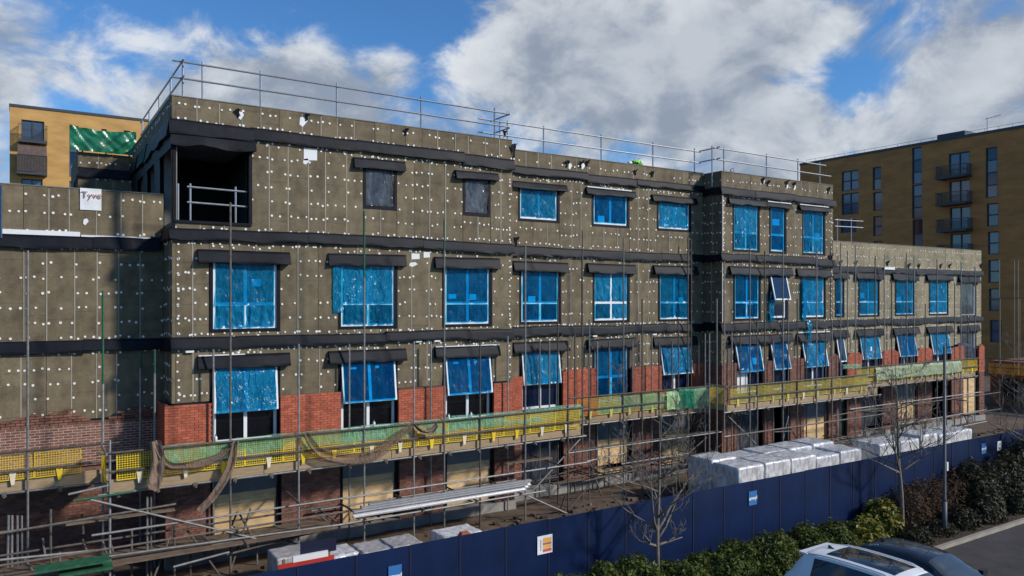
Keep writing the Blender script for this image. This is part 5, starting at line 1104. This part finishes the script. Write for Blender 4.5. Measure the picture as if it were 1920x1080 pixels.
suv_st = [(0,.78,.70,.74,.70), (.05,.84,.88,.98,.74), (.16,.88,1.0,1.10,.72), (.34,.90,1.02,1.42,.66), (.50,.915,1.03,1.605,.62), (.68,.92,1.03,1.645,.61), (1.3,.93,1.02,1.685,.61), (2.2,.93,1.0,1.68,.60), (2.8,.925,.98,1.62,.585), (3.15,.92,.97,1.40,.63), (3.55,.91,.96,1.08,.72), (4.2,.89,.92,.98,.74), (4.55,.82,.78,.84,.68), (4.68,.70,.60,.66,.58)]
car('white estate-type car with dark panoramic roof glass parked beside the black car', (12.80, -13.75, 0), -pi/2+.03, mat('white_paint', (.80,.80,.80), .35, .03, 3, coat=.3), suv_st, dict(side=((.80,2.88),), ws=(2.86,3.52), rw=(.14,.46), roof=(.98,2.62), rail=(.6,2.7), fin=.82, seams=(1.08, 2.0, 2.95)), True)
blk = [(0,.76,.66,.70,.66), (.06,.82,.84,.92,.70), (.2,.86,.93,1.0,.70), (.55,.88,.95,1.2,.66), (.85,.89,.96,1.365,.60), (1.3,.90,.95,1.44,.575), (1.9,.90,.94,1.455,.565), (2.4,.90,.93,1.40,.56), (2.8,.895,.92,1.20,.62), (3.15,.89,.91,.97,.68), (3.9,.86,.84,.88,.68), (4.25,.78,.70,.74,.62), (4.36,.66,.55,.60,.52)]
car('black hatchback with a curved roof parked beside the white car', (15.2, -13.25, 0), -pi/2+.03, mat('black_paint', (.018,.020,.026), .22, .1, 3, coat=.7), blk, dict(side=((.62,1.2), (1.28,1.95), (2.03,2.6)), ws=(2.42,3.1), rw=(.3,.84), rail=(.7,2.5), fin=1.0, seams=(1.25, 2.0, 2.7)), False)

# ------------------------------------------------------------------ person bending over on the roof
def skin(name, verts, edges, radii, m, parent, sub=2):
    me = bpy.data.meshes.new(name); me.from_pydata([tuple(v) for v in verts], edges, []); ob = bpy.data.objects.new(name, me); COL.objects.link(ob)
    md = ob.modifiers.new('skin', 'SKIN'); md.use_smooth_shade = True; sb = ob.modifiers.new('sub', 'SUBSURF'); sb.levels = sub; sb.render_levels = sub
    for i, r_ in enumerate(radii): me.skin_vertices[0].data[i].radius = (r_, r_) if not isinstance(r_, tuple) else r_
    me.skin_vertices[0].data[0].use_root = True
    dg = bpy.context.evaluated_depsgraph_get(); dg.update(); nm = bpy.data.meshes.new_from_object(ob.evaluated_get(dg)); bpy.data.objects.remove(ob)
    nm.materials.clear(); nm.materials.append(m); o = bpy.data.objects.new(name, nm); COL.objects.link(o); o.parent = parent; return o
pp = PY(1194, 306, 1.75); PR = thing('person', 'person in a lime hi-vis jacket bending down behind the roof parapet', 'person', (pp.x, 1.75, 12.62))
# local: x along facade, z up from the roof; hips to the right, head low on the left
V = [(.28,0,.80), (.10,0,.95), (-.12,0,1.03), (-.26,0,.98), (-.36,-.02,.90),       # pelvis, waist, chest, neck, head base
     (-.46,-.03,.84),
     (.26,.12,.76), (.10,.14,.42), (.22,.15,.08), (.08,.16,.05), (.26,-.12,.76), (.08,-.14,.42), (.20,-.15,.08), (.06,-.16,.05),
     (-.18,.19,.94), (-.26,.24,.68), (-.36,.18,.46), (-.18,-.19,.94), (-.24,-.24,.68), (-.36,-.18,.46)]
Ed = [(0,1),(1,2),(2,3),(3,4),(4,5),(0,6),(6,7),(7,8),(8,9),(0,10),(10,11),(11,12),(12,13),(2,14),(14,15),(15,16),(2,17),(17,18),(18,19)]
Rr = [.14,.135,.16,.07,.09,.085,.10,.075,.05,.045,.10,.075,.05,.045,.07,.05,.035,.07,.05,.035]
skin('body', V, Ed, Rr, mat('dark_trousers', (.02,.022,.03), .8, .2), PR)
jv = [V[0], V[1], V[2], V[3], V[14], V[15], (-.33,.20,.53), V[17], V[18], (-.33,-.20,.53)]
hv = mat('hi_vis_lime', (.25, .72, .04), .6, .1)
skin('jacket', jv, [(0,1),(1,2),(2,3),(2,4),(4,5),(5,6),(2,7),(7,8),(8,9)], [.175,.18,.20,.095,.10,.075,.06,.10,.075,.06], hv, PR)
hb = MB(); hb.grid(lambda p, q: (-.44-.13*cos(q*pi/2)*cos(p*2*pi), -.03-.12*cos(q*pi/2)*sin(p*2*pi), .90+.12*sin(q*pi/2)), 16, 6); hm = hb.build('helmet', sign_white, None, smooth=True); hm.parent = PR
for a in ((-.02, .02), (.14, .18)):
    bnd = MB(); bnd.grid(lambda p, q, a=a: ((a[0]+(a[1]-a[0])*q)-.02, .225*cos(p*2*pi), .985-.2*abs(a[0])+.225*sin(p*2*pi)), 20, 1); o = bnd.build('reflective_band', mat('silver_tape', (.6,.6,.58), .4, .05), None, smooth=True); o.parent = PR
hands = MB()
for sgn in (1, -1):
    w0_ = Vector((-.36, sgn*.18, .46)); hands.path([w0_, w0_+Vector((-.03,0,-.05)), w0_+Vector((-.05,0,-.10))], [.03,.042,.036], 8)
    for k in range(4): b0 = w0_+Vector((-.05+.0*k, sgn*(.03-.02*k), -.09)); hands.path([b0, b0+Vector((-.015,0,-.035)), b0+Vector((.0,0,-.07+.006*abs(k-1.5)))], [.010,.009,.007], 6)
    b0 = w0_+Vector((-.03, sgn*-.035, -.04)); hands.path([b0, b0+Vector((-.03,sgn*-.02,-.02)), b0+Vector((-.035,sgn*-.02,-.05))], [.012,.010,.008], 6)
o = hands.build('gloves', membrane, None, smooth=True); o.parent = PR
